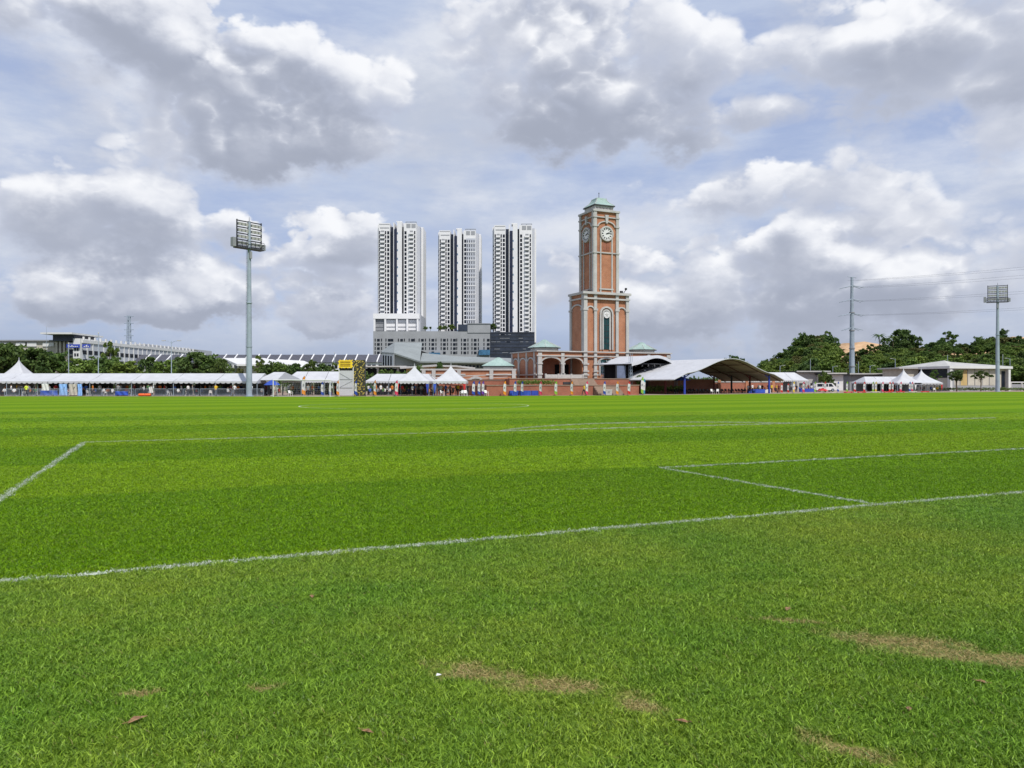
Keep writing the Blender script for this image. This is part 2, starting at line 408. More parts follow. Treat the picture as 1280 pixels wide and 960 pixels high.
def grass_nodes(name, coll):
    t = bpy.data.node_groups.new(name, 'GeometryNodeTree')
    t.interface.new_socket('Geometry', in_out='INPUT', socket_type='NodeSocketGeometry'); t.interface.new_socket('Geometry', in_out='OUTPUT', socket_type='NodeSocketGeometry')
    n = t.nodes; gi = n.new('NodeGroupInput'); go = n.new('NodeGroupOutput')
    ip = n.new('GeometryNodeInstanceOnPoints'); ci = n.new('GeometryNodeCollectionInfo'); ci.inputs['Collection'].default_value = coll
    ci.inputs['Separate Children'].default_value = True; ci.inputs['Reset Children'].default_value = True
    ip.inputs['Pick Instance'].default_value = True
    ri = n.new('FunctionNodeRandomValue'); ri.data_type = 'INT'; ri.inputs[4].default_value = 0; ri.inputs[5].default_value = 5
    rv = n.new('FunctionNodeRandomValue'); rv.data_type = 'FLOAT_VECTOR'; rv.inputs[0].default_value = (-.25, -.25, 0); rv.inputs[1].default_value = (.25, .25, 6.283)
    na = n.new('GeometryNodeInputNamedAttribute'); na.data_type = 'FLOAT_VECTOR'; na.inputs[0].default_value = 'sc'
    L = t.links; L.new(gi.outputs[0], ip.inputs['Points']); L.new(ci.outputs[0], ip.inputs['Instance']); L.new(ri.outputs[2], ip.inputs['Instance Index'])
    L.new(rv.outputs[0], ip.inputs['Rotation']); L.new(na.outputs[0], ip.inputs['Scale']); L.new(ip.outputs[0], go.inputs[0])
    return t
GN_G = grass_nodes('scatter_grass', tuft_set(BLADE, 'green')); GN_P = grass_nodes('scatter_painted', tuft_set(PBLADE, 'painted'))
def grass_object(name, pts, scs, tree, mt):
    me = bpy.data.meshes.new(name); me.from_pydata(pts, [], []); me.materials.append(mt)
    a = me.attributes.new('sc', 'FLOAT_VECTOR', 'POINT'); a.data.foreach_set('vector', [x for s in scs for x in s])
    o = link(name, me); md = o.modifiers.new('scatter', 'NODES'); md.node_group = tree
    return o
LINES = []   # (t0,s0,t1,s1,halfwidth)
def near_line(x, y):
    t = x * TV[0] + y * TV[1]; s = x * NV[0] + y * NV[1]
    for (t0, s0, t1, s1, hw) in LINES:
        if min(t0, t1) - hw < t < max(t0, t1) + hw and min(s0, s1) - hw < s < max(s0, s1) + hw: return True
    return False
GOAL_T, PEN_T, GA_S, PA_S = 9.3, -2.35, 13.42, 26.2
LN = [('goal_line', -40, S0, 70, S0, 'white goal line running across the near grass'),
      ('goal_area_line', GOAL_T, S0, GOAL_T, GA_S, 'short white side line of the goal area'),
      ('goal_area_front_line', GOAL_T, GA_S, GOAL_T + 18.3, GA_S, 'white front line of the goal area'),
      ('penalty_area_line', PEN_T, S0, PEN_T, PA_S, 'white side line of the penalty area at the photo edge'),
      ('penalty_area_front_line', PEN_T, PA_S, PEN_T + 41, PA_S, 'long white front line of the penalty area')]
for l in LN: LINES.append((l[1], l[2], l[3], l[4], .052))
for nm, t0, s0, t1, s1, lb in LN:
    d = .045
    if t0 == t1: ring = [ts(t0 - d, min(s0, s1) + d + .002, .005), ts(t0 + d, min(s0, s1) + d + .002, .005), ts(t0 + d, max(s0, s1) - d - .002, .005), ts(t0 - d, max(s0, s1) - d - .002, .005)]
    else: ring = [ts(t0 - d, s0 - d, .005), ts(t1 + d, s0 - d, .005), ts(t1 + d, s0 + d, .005), ts(t0 - d, s0 + d, .005)]
    o = struct(MB().face(ring).build(nm, pm)); o['label'] = lb
    pts, scs = [], []; L = abs(t1 - t0) + abs(s1 - s0)
    n = int(L * 170)
    for i in range(n):
        u = rng.random(); tt = t0 + (t1 - t0) * u; sv = s0 + (s1 - s0) * u
        e = rng.gauss(0, .030)
        if math.sin(u * L * 1.7) + math.sin(u * L * 4.1 + 1) + rng.uniform(-1.6, 1.6) < -1.5: continue
        p = ts(tt + (e if t0 == t1 else 0), sv + (0 if t0 == t1 else e))
        if not (2 < p.y < 45) or abs(p.x) > .75 * p.y + 2: continue
        
        pts.append(p); k = rng.uniform(.6, 1.0) * (1 + max(0, p.y - 16) * .02); scs.append((k, k, k))
    c = grass_object('painted_grass', pts, scs, GN_P, PBLADE); c.parent = o; c['kind'] = 'stuff'
# penalty arc
arc = MB(); cs, ct, rr = 20.35, 18.2, 9.15
for i in range(40):
    qs = []
    for a in (i, i + 1):
        th = R(40 + 100 * a / 40)
        qs.append((ts(ct + (rr - .06) * math.cos(th), cs + (rr - .06) * math.sin(th), .004), ts(ct + (rr + .06) * math.cos(th), cs + (rr + .06) * math.sin(th), .004)))
    if cs + rr * math.sin(R(40 + 100 * (i + .5) / 40)) > PA_S + .1: arc.face([qs[0][0], qs[0][1], qs[1][1], qs[1][0]])
o = struct(arc.build('penalty_arc_line', pm)); o['label'] = 'white curved arc beyond the penalty area'
pts, scs = [], []
for i in range(4200):
    th = R(rng.uniform(40, 140)); r_ = rr + rng.gauss(0, .03); p = ts(ct + r_ * math.cos(th), cs + r_ * math.sin(th))
    if cs + r_ * math.sin(th) > PA_S + .1: pts.append(p); k = rng.uniform(.8, 1.3); scs.append((k, k, k))
c = grass_object('painted_grass', pts, scs, GN_P, PBLADE); c.parent = o; c['kind'] = 'stuff'
cc = MB()
for i in range(60):
    th0, th1 = R(6 * i), R(6 * i + 6)
    cc.face([ts(18.2 + r_ * math.cos(a), 60.5 + r_ * math.sin(a), .004) for r_, a in ((9.09, th0), (9.21, th0), (9.21, th1), (9.09, th1))])
struct(cc.build('centre_circle_line', pm))
def worn(x, y):
    k = 9.
    for (cx, cy, a, d, an) in WORN:
        dx, dy = x - cx, y - cy; ca, sa = math.cos(an), math.sin(an)
        k = min(k, math.hypot((dx * ca + dy * sa) / a, (dy * ca - dx * sa) / d))
    return k
pts, scs = [], []
for (y0, y1, den, wd) in ((2.0, 6, 900, 1.), (6, 10, 640, 1.05), (10, 16, 330, 1.25), (16, 28, 125, 1.6), (28, 48, 36, 2.1)):
    n = int(den * (.72 * (y1 * y1 - y0 * y0) + 3 * (y1 - y0)))
    for i in range(n):
        while True:
            y = rng.uniform(y0, y1)
            if rng.random() < (1.44 * y + 3) / (1.44 * y1 + 3): break
        x = rng.uniform(-1, 1) * (.72 * y + 1.5)
        if near_line(x, y): continue
        k = rng.uniform(.75, 1.2); zk = 1.
        if y < 7:
            e = worn(x, y)
            if e < 1.15:
                if rng.random() < .25: continue
                zk = .45
            elif e < 1.6: zk = .7
        zk *= max(.35, 1 - max(0, y - 24) / 34)
        pts.append((x, y, 0)); scs.append((k * wd, k * wd, k * zk))
gr = grass_object('lawn_grass', pts, scs, GN_G, BLADE)
tag(gr, 'short green lawn grass blades covering the near field', 'grass', kind='stuff')

# ================================================================ trees
def leaf_cloud(mb, rn, r, centre, rad, n, size, squash=1.):
    for i in range(n):
        while True:
            d = Vector((r.uniform(-1, 1), r.uniform(-1, 1), r.uniform(-1, 1)))
            if .25 < d.length < 1: break
        d = d * (r.random() ** .15 / max(d.length, .3) * d.length) 
        p = Vector(centre) + Vector((d.x * rad, d.y * rad, d.z * rad * squash))
        a = Vector((r.gauss(0, 1), r.gauss(0, 1), r.gauss(0, .8))).normalized(); b = a.orthogonal().normalized()
        a2 = a.cross(b); th = r.uniform(0, 6.28); b, a2 = b * math.cos(th) + a2 * math.sin(th), a2 * math.cos(th) - b * math.sin(th)
        s = size * r.uniform(.6, 1.3)
        k = len(mb.v)
        mb.v += [tuple(p - b * s), tuple(p + a2 * s * .55), tuple(p + b * s), tuple(p - a2 * s * .55)]
        mb.f.append((k, k + 1, k + 2, k + 3)); mb.mi.append(0); rn += [r.random()] * 4
def tree_proto(seed, h, cr, ch, clumps, leaf, lm, size=.34, base=.35, spread=1., flat=.75):
    """tapered trunk with limbs, crown of many leaf faces gathered in uneven clumps"""
    r = random.Random(seed); tk = MB(); cm = MB(); rn = []
    tops = []; zc = h * base
    tk.tube((0, 0, 0), (r.uniform(-.1, .1), r.uniform(-.1, .1), zc), h * .028, h * .02, 7)
    for i in range(clumps):
        a = i * 2.4 + r.uniform(-.5, .5); f = (i + .5) / clumps
        zf = base + (1 - base) * (.12 + .80 * f) * r.uniform(.85, 1.08)
        prof = math.sin(math.pi * min(1, .18 + .78 * f)) ** .7
        d = cr * prof * r.uniform(.35, .95) * spread
        c = (math.cos(a) * d, math.sin(a) * d, min(h * zf, h * .96))
        cl = ch * r.uniform(.6, 1.25)
        tk.tube((0, 0, zc * r.uniform(.7, 1.)), (c[0] * .8, c[1] * .8, c[2] - .1 * h * .3), h * .011, h * .003, 5)
        leaf_cloud(cm, rn, r, c, cl, leaf, size, flat)
        for j in range(2):
            e = (c[0] + r.uniform(-1, 1) * cl, c[1] + r.uniform(-1, 1) * cl, c[2] + r.uniform(-.4, .7) * cl)
            leaf_cloud(cm, rn, r, e, cl * .5, leaf // 4, size * .9, flat)
    tk.tube((0, 0, zc), (0, 0, h * .8), h * .02, h * .005, 6)
    tm = tk.mesh('trunk', M['bark']); me = cm.mesh('crown', lm); a = me.attributes.new('rnd', 'FLOAT', 'POINT'); a.data.foreach_set('value', rn)
    return tm, me
PROTO = dict(
    round=tree_proto(1, 8, 3.0, 1.25, 14, 110, LEAF[1], size=.3), dense=tree_proto(2, 8, 3.2, 1.35, 16, 120, LEAF[0], base=.22, size=.32),
    tall=tree_proto(3, 13, 3.4, 1.5, 16, 130, LEAF[0], base=.35, size=.42), light=tree_proto(4, 9, 3.4, 1.4, 13, 130, LEAF[2], base=.25, size=.4),
    olive=tree_proto(5, 11, 3.8, 1.5, 15, 120, LEAF[3], base=.3, size=.42), open=tree_proto(6, 12, 3.6, 1.0, 12, 90, LEAF[1], base=.5, size=.4, flat=.55),
    flat=tree_proto(7, 7, 3.6, .9, 12, 90, LEAF[0], base=.6, size=.3, flat=.4), ball=tree_proto(8, 5, 1.2, .85, 7, 120, LEAF[0], base=.5, size=.2))
def tree(name, kind, loc, h, label, group, wide=1., rz=None):
    tm, me = PROTO[kind]; h0 = {'round': 8, 'dense': 8, 'tall': 13, 'light': 9, 'olive': 11, 'open': 12, 'flat': 7, 'ball': 5}[kind]
    k = h / h0
    o = thing(name, label, 'tree', loc, rng.uniform(0, 6.28) if rz is None else rz, group); o.scale = (k * wide, k * wide, k)
    link('trunk', tm, o); link('crown', me, o); return o
def palm(loc, h, label, group):
    r = random.Random(int(loc[0] * 7)); o = thing('palm_tree', label, 'palm', loc, 0, group)
    MB().tube((0, 0, 0), (.2, 0, h * .5), .2, .16, 7).tube((.2, 0, h * .5), (.1, .1, h), .16, .13, 7).build('trunk', M['bark'], o)
    cm = MB(); rn = []
    for i in range(16):
        a = i * .393 + r.uniform(-.15, .15); up = r.uniform(.1, 1.0); L = h * .3 * r.uniform(.8, 1.1); pr = None
        for j in range(7):
            f = j / 6; p = Vector((.1 + math.cos(a) * L * f, .1 + math.sin(a) * L * f, h + L * (up * f - 1.0 * f * f)))
            if pr is not None:
                sd_ = Vector((-math.sin(a), math.cos(a), -.5)) * (.42 * math.sin(math.pi * min(1, f + .12)) + .05); s2 = Vector((math.sin(a), -math.cos(a), -.5)) * (.42 * math.sin(math.pi * min(1, f + .12)) + .05)
                cm.face([pr, p, p + sd_, pr + sd_]); cm.face([pr, p, p + s2, pr + s2]); rn += [r.random()] * 8
            pr = p
    me = cm.mesh('crown', LEAF[0]); at_ = me.attributes.new('rnd', 'FLOAT', 'POINT'); at_.data.foreach_set('value', rn); link('crown', me, o)
    return o

# ================================================================ wooded hill
def ss(a, b, x): x = max(0, min(1, (x - a) / (b - a))); return x * x * (3 - 2 * x)
def hill_z(x, y):
    u = x / y * F + 640
    e = ss(925, 1035, u) * (1 - .0 * u)
    k = 12.5 * e * ss(255, 345, y) * (1 - .12 * math.sin(u * .03) - .1 * ss(1045, 1075, u) * (1 - ss(1090, 1110, u)))
    return k + 3.0 * ss(1200, 1290, u) * ss(280, 340, y) - .3
hg = MB(); xs = [75 + 12 * i for i in range(36)]; ys = [240 + 9 * i for i in range(26)]
grid = [[(x, y, hill_z(x, y)) for x in xs] for y in ys]
nv = len(hg.v)
hg.idx([p for r_ in grid for p in r_], [(j * 36 + i, j * 36 + i + 1, (j + 1) * 36 + i + 1, (j + 1) * 36 + i) for j in range(25) for i in range(35)])
struct(hg.build('hill', mat('hill_soil', (.045, .065, .02), .95, .4, .06, .5), smooth=True))
eb = MB(); xs = [150 + 9 * i for i in range(44)]; ys = [395 + 8 * i for i in range(18)]
def bank_z(x, y):
    u = x / y * F + 640
    t = 27.0 * ss(1018, 1050, u) * ss(395, 470, y) + 4.2 * ss(1150, 1300, u) * ss(420, 470, y) - 3.8 * ss(1090, 1130, u) * (1 - ss(1215, 1260, u)) * ss(440, 470, y)
    return t + .8 * math.sin(x * .21 + y * .13) * math.sin(x * .08) + .4 * math.sin(x * .6) - .5
eb.idx([(x, y, bank_z(x, y)) for y in ys for x in xs], [(j * 44 + i, j * 44 + i + 1, (j + 1) * 44 + i + 1, (j + 1) * 44 + i) for j in range(17) for i in range(43)])
struct(eb.build('bare_earth_bank', M['earth'], smooth=True))
HT = [('tall', 'tall dark tree standing out of the wooded hillside'), ('dense', 'dense dark round tree on the wooded hillside'), ('light', 'pale green leafy tree on the wooded hillside'),
      ('olive', 'olive green tree on the wooded hillside'), ('open', 'thin crowned tree on the wooded hillside'), ('round', 'mid green round tree on the wooded hillside')]
def top_line(u):   # photo row of the wood's skyline
    P_ = [(925, 470), (945, 458), (955, 449), (972, 444), (985, 436), (1000, 424), (1012, 419), (1025, 417), (1040, 420), (1048, 434), (1062, 440), (1078, 438), (1085, 429), (1098, 430), (1110, 431), (1126, 420), (1140, 427), (1160, 430), (1180, 423), (1200, 430), (1222, 425), (1245, 420), (1265, 419), (1290, 422), (1400, 420)]
    for (a, b), (c, d) in zip(P_, P_[1:]):
        if a <= u <= c: return b + (d - b) * (u - a) / (c - a)
    return 460
cnt = 0
for row, Y in enumerate((352, 335, 318, 300, 282, 266)):
    u = 928 + rng.uniform(0, 10)
    while u < 1375:
        yy = Y + rng.uniform(-7, 7); x = gx(u, yy); z = hill_z(x, yy)
        tp = top_line(u) + row * 6.3 + rng.uniform(-3, 6) * (row > 0)
        hgt = zz(tp, yy) - z
        if row == 0 and hgt > 4: hh = min(16, hgt)
        else: hh = min(rng.uniform(6.5, 11), max(3.5, hgt))
        if hgt > 2.0:
            k, lb = HT[rng.choice([0, 0, 1, 1, 4, 3, 5] if row == 0 else [1, 2, 2, 3, 5, 5, 2])]
            tree('hillside_tree', k, (x, yy, z - .2), hh, lb + (' shoulder beside the canopy' if u < 985 else ' left of the monopole' if u < 1056 else ' around the monopole foot' if u < 1080 else ' below the palms' if u < 1130 else ' above the peaked tents' if u < 1180 else ' above the white hall' if u < 1245 else ' past the floodlight mast') + (', at the crest' if row == 0 else ', low on the slope' if row > 3 else ', halfway up'), 'trees of the wooded hill', rng.uniform(.9, 1.35) * (1.25 if hh < 7 else 1.)); cnt += 1
        u += rng.uniform(7, 12.5)
for (u, tp, kind, wd, lb) in ((1033, 413, 'open', .8, 'lone thin tree poking above the hill beside the bare earth'), (1003, 416, 'round', .8, 'round topped tree at the crest beside the hill shoulder'), (1129, 412, 'dense', 1.25, 'biggest dark round tree on the hill crest, beside the palms'), (1186, 413, 'open', 1.1, 'umbrella shaped tree on the hill crest right of the palms'), (1252, 410, 'tall', .8, 'tall tree on the hill crest behind the floodlight mast'), (1226, 420, 'round', .9, 'rounded tree on the hill crest before the floodlight mast')):
    yy = 356; x = gx(u, yy); z = hill_z(x, yy); tree('crest_tree', kind, (x, yy, z - .2), zz(tp, yy) - z, lb, 'tall trees on the hill crest', wd)
for (u, tp, lb) in ((1099, 416, 'tallest palm on the hill crest beside the big round tree'), (1106, 421, 'shorter palm leaning next to the tallest palm on the crest'), (1116, 418, 'palm between two palms and the big round tree')):
    yy = 350; x = gx(u, yy); z = hill_z(x, yy); palm((x, yy, z), zz(tp, yy) - z - 1.2, lb, 'palms on the hill crest')
# undergrowth that fills the slope
um = MB(); rn = []; ur = random.Random(9)
for i in range(1500):
    u = ur.uniform(935, 1370); Y = ur.uniform(250, 345); x = gx(u, Y)
    leaf_cloud(um, rn, ur, (x, Y, hill_z(x, Y) + .5), ur.uniform(.9, 1.8), 16, .5, .7)
me = um.mesh('undergrowth', LEAF[1]); a_ = me.attributes.new('rnd', 'FLOAT', 'POINT'); a_.data.foreach_set('value', rn)
tag(link('undergrowth', me), 'tangled green undergrowth covering the hill slope', 'undergrowth', kind='stuff')
# low far wood along the horizon
fm = MB(); rn = []
for i in range(900):
    Y = ur.uniform(560, 640); x = ur.uniform(-560, 330)
    leaf_cloud(fm, rn, ur, (x, Y, ur.uniform(1, 5)), ur.uniform(3, 5.5), 14, 1.3, .8)
me = fm.mesh('far_woods', LEAF[0]); a_ = me.attributes.new('rnd', 'FLOAT', 'POINT'); a_.data.foreach_set('value', rn)
tag(link('far_woods', me), 'low dark band of far woods along the horizon', 'woods', kind='stuff')

# ================================================================ condominium towers
def condo(px0, px1, ptop, pbase, Y, lb, name='apartment_tower', mirror=False, grey_col=False):
    k = Y / F; W = (px1 - px0) * k; x0 = gx(px0, Y); top = zz(ptop, Y); zb = zz(pbase, Y) - 6
    o = thing(name, lb, 'building', (x0, Y, 0), 0, 'white apartment towers behind the clock tower')
    u = W / 52.                      # one photo pixel of the first tower
    D = 26.
    fl = 5.3 * k; n = int((top - 11 * k - zb) / fl)
    # body in vertical bands; the recesses between are coloured dark for their shade
    def band(a, b, y0, z1, m_, nm='wall'): MB().box(a * u, b * u, y0, D, zb - 1, z1).build(nm, m_, o)
    band(2.2, 16.5, 0, top - 2 * k, M['condo']); band(16.5, 20.5, 2.2, top - 6 * k, M['navyclad'])
    band(20.5, 21.8, .3, top - 1 * k, M['condo']); band(21.8, 25.4, -.25, top - 9 * k, M['navy'], 'navy_strip'); band(25.4, 31.4, -.5, top, M['condo'])
    band(31.4, 33.6, 2.0, top - 6 * k, M['navyclad']); band(33.6, 49.5, 0, top - 2 * k, M['condo'])
    MB().box(0, 2.2 * u, 4, D, zb - 1, top - 3 * k).build('side_wing', M['condo'], o)
    MB().box(49.5 * u, 53 * u, 5, D, zb - 1, top - 4 * k).build('side_wing', M['condo2'], o)
    MB().box(50.2 * u, 55.5 * u, 12, D + 4, zb - 1, top - 2.5 * k).build('side_wing', M['condo'], o)
    # rooftop
    MB().box(36 * u, 49.4 * u, .6, 9, top - 2 * k, top - 1.7 * k).box(36 * u, 36.7 * u, .2, .6, top - 9 * k, top).box(42.4 * u, 43 * u, .2, .6, top - 9 * k, top).box(48.8 * u, 49.5 * u, .2, .6, top - 9 * k, top).box(36.7 * u, 48.8 * u, .25, .55, top - .8 * k, top).build('roof_frame', M['midgrey'], o)
    MB().box(37 * u, 42.2 * u, -.06, .1, top - 8 * k, top - 2.8 * k).box(43.3 * u, 48.6 * u, -.06, .1, top - 8 * k, top - 2.8 * k).build('roof_screen', M['grey'], o)
    MB().box(3 * u, 16 * u, -.12, .05, top - 3.6 * k, top - 3.1 * k).box(4 * u, 15.5 * u, -.1, .05, top - 8.4 * k, top - 7.4 * k).build('roof_slot', M['midgrey'], o)
    MB().box(24 * u, 31 * u, 2, 10, top, top + 1.4 * k).build('plant_room', M['condo'], o)
    MB().tube((27 * u, 5, top), (27 * u, 5, top + 4 * k), .12, .05, 5).build('aerial', M['steel'], o)
    # full-height dark boxes in the recesses, deepening the painted slot shade
    for a, b_ in ((16.9, 20.1), (31.6, 33.4)): MB().box(a * u, b_ * u, .9, 2.6, zb, top - 12 * k).build('dark_slot', M['win'], o)
    wm = MB().box(0, 1.6 * u, -.08, .1, 0, fl * .78).mesh('window', M['win']); wm2 = MB().box(0, 2.6 * u, -.08, .1, 0, fl * .74).mesh('window', M['win'])
    ws = MB().box(0, .9 * u, -.58, -.42, 0, fl * .45).mesh('window', M['bluewin'])
    bal = MB().box(0, 5.6 * u, -1.3, -.05, 0, .25).box(0, 5.6 * u, -1.3, -1.15, .25, fl * .42).box(0, .15, -1.15, -.05, .25, fl * .42).box(5.6 * u - .15, 5.6 * u, -1.15, -.05, .25, fl * .42).mesh('balcony', M['condo'])
    bw = MB().box(.8 * u, 4.9 * u, -.04, .12, fl * .42, fl * .9).mesh('balcony_door', M['grey'])
    ww = MB().box(0, .95 * u, -.08, .1, 0, fl * .6).mesh('window', M['win'])
    for i in range(n):
        z = zb + fl * i + .5
        link('window', wm, o, (2.8 * u, 0, z)); link('window', wm, o, (10.2 * u, 0, z)); link('window', wm2, o, (13.0 * u, 0, z)); link('window', wm2, o, (34.6 * u, 0, z))
        bb = link('balcony', bal, o, (4.4 * u, 0, z)); link('balcony_door', bw, bb)
        if i % 2: link('window', ws, o, (25.6 * u, 0, z))
        if grey_col:
            if i % 2: MB_bandmesh = None
            for j in range(4): link('window', ww if j else ww, o, ((38.2 + 2.9 * j) * u, -.1, z))
        else:
            link('window', wm, o, (46.6 * u, 0, z)); bb = link('balcony', bal, o, (40.4 * u, 0, z)); link('balcony_door', bw, bb)
    if grey_col:
        MB().box(37.2 * u, 49.2 * u, -.1, .05, zb, top - 12 * k).build('grey_panel', M['condo2'], o)
        for i in range(0, n, 2): link('white_band', MB().box(37.1 * u, 49.3 * u, -.3, -.12, 0, fl * .2).mesh('white_band', M['condo']), o, (0, 0, zb + fl * i - .2))
    sw = MB().box(-.08, .1, 0, 1.5, 0, fl * .4).mesh('window', M['win'])
    for i in range(n - 2): link('window', MB_cache(u, fl), o, (.6 * u, 4, zb + fl * i + .6))
    return o
_C = {}
def MB_cache(u, fl):
    key = (round(u, 4), round(fl, 4))
    if key not in _C: _C[key] = MB().box(0, .9 * u, -.08, .1, 0, fl * .4).mesh('window', M['win'])
    return _C[key]
condo(471, 523, 277, 394, 520, 'white apartment tower farthest from the clock tower, on a framed white base')
condo(547, 597, 286, 410, 533, 'middle white apartment tower with grey banded window column', grey_col=True)
_t2 = None
condo(615.5, 667.5, 279.5, 414, 520, 'white apartment tower next to the clock tower, above navy cladding')

# framed white base under the first tower
def frame_base():
    Y = 512; k = Y / F; o = thing('tower_base_block', 'white framed base block under the farthest apartment tower', 'building', (gx(467, Y), Y, 0))
    z0, z1 = zz(417, Y), zz(392, Y)
    MB().box(0, 58 * k, 2, 36, z0, z1 - .4).build('wall', M['condo2'], o)
    MB().box(-.2, 57.4 * k, -.6, 1.9, zz(398.5, Y), z1).build('parapet', M['condo'], o)
    for a in (0, 13.5, 28, 41, 54): MB().box(a * k, (a + 2.2) * k, -.4, 1.95, z0, zz(398.5, Y) - .02).build('column', M['condo'], o)
    for i, a in enumerate((2.2, 15.7, 30.2, 43.2)):
        MB().box(a * k, (a + 11) * k, 1.3, 2.1, z0, zz(399.5, Y)).build('bay_panel', M['midgrey'] if i == 0 else M['condo'], o)
        for py in (403, 408, 412.5): MB().box(a * k, (a + 11) * k, 1.0, 1.25, zz(py + .7, Y), zz(py, Y)).build('ledge', M['midgrey'], o)
        for j in range(2): MB().box((a + 2 + 5 * j) * k, (a + 5 + 5 * j) * k, 1.1, 1.28, zz(416.5, Y), zz(413.6, Y)).build('window', M['win'], o)
frame_base()
# grey podium
def podium():
    Y = 470; k = Y / F; X0 = gx(466.5, Y); o = thing('podium_building', 'long grey podium building with small dark windows below the towers', 'building', (X0, Y, 0))
    MB().box(0, 146 * k, 0, 40, 0, zz(414, Y)).build('wall', M['grey'], o)
    MB().box(118 * k, 146.2 * k, -.4, 30, zz(416, Y), zz(405, Y)).build('raised_block', M['grey'], o)
    MB().box(117.6 * k, 146.6 * k, -.8, 30.4, zz(405, Y), zz(404.2, Y)).build('roof_edge', M['midgrey'], o)
    MB().box(106 * k, 117.9 * k, -.2, 14, zz(414, Y) + .01, zz(405.5, Y)).build('glazed_block', M['navyclad'], o)
    wA = MB().box(0, 3.2 * k, -.25, .1, 0, 2.9 * k).mesh('window', M['win']); wB = MB().box(0, 1.1 * k, -.25, .1, 0, 3.3 * k).mesh('window', M['win'])
    xs = [(2, 1), (5, 0), (10, 1), (15.5, 1), (18.5, 0), (22, 0), (31, 1), (34, 0), (38.5, 1), (44.5, 1), (47.5, 0), (51, 1), (57, 1), (60, 0), (65, 1), (70, 1), (73, 0), (78, 1), (84.5, 1), (87.5, 0), (92.5, 1), (97, 1), (100, 0), (104, 1), (110, 1), (113, 0), (118, 1), (123, 1), (126, 0), (131, 1), (138, 1), (143, 0)]
    for r_, py in enumerate((426.5, 431.8, 437, 442.3)):
        for a, nar in xs:
            if r_ == 3 and 60 < a < 95 and nar: continue
            if a * k + 3.2 * k > 145.8 * k: a = 142.3
            link('window', wB if nar else wA, o, (a * k, 0, zz(py, Y)))
    for a, b_ in ((70, 84), (132, 146)): MB().box(a * k, b_ * k, -2.5, -.3, zz(444, Y), zz(437.5 if a > 100 else 441, Y)).build('blue_canopy', M['bluewin'], o)
    o2 = thing('navy_clad_block', 'dark navy clad block below the tower beside the clock tower', 'building', (gx(612.8, Y), Y, 0))
    MB().box(0, 55.5 * k, .5, 44, 0, zz(415, Y)).build('wall', M['navyclad'], o2)
    r = random.Random(4)
    for i in range(7): MB().box(.2, 55.3 * k, .32, .48, zz(416 + i * 4.5, Y) - .18, zz(416 + i * 4.5, Y)).build('cladding_joint', M['dark'], o2)
    for i in range(16):
        a = r.uniform(1, 46); py = 418 + 4.5 * r.randrange(6) ; MB().box(a * k, (a + r.uniform(3, 8)) * k, .3, .49, zz(py + .6, Y), zz(py, Y)).build('light_slot', M['midgrey'] if i else M['white'], o2)
podium()
for i, (u, tp, kd, lb) in enumerate(((532, 408.5, 'round', 'small roof garden tree beside the framed base block'), (538, 409, 'ball', 'small clipped roof garden tree second from the framed base'), (550, 408, 'light', 'leafy roof garden tree below the middle tower'), (556, 407.5, 'round', 'roof garden tree in the middle of the podium planting'), (565, 406.5, 'light', 'roof garden tree beside the navy glazed block'), (616, 405, 'dense', 'dark roof garden tree beside the tower next to the clock tower'))):
    Y = 478; tree('roof_garden_tree', kd, (gx(u, Y), Y, zz(414.2, Y)), zz(tp, Y) - zz(414.2, Y) + .3, lb, 'roof garden trees', 1.3)

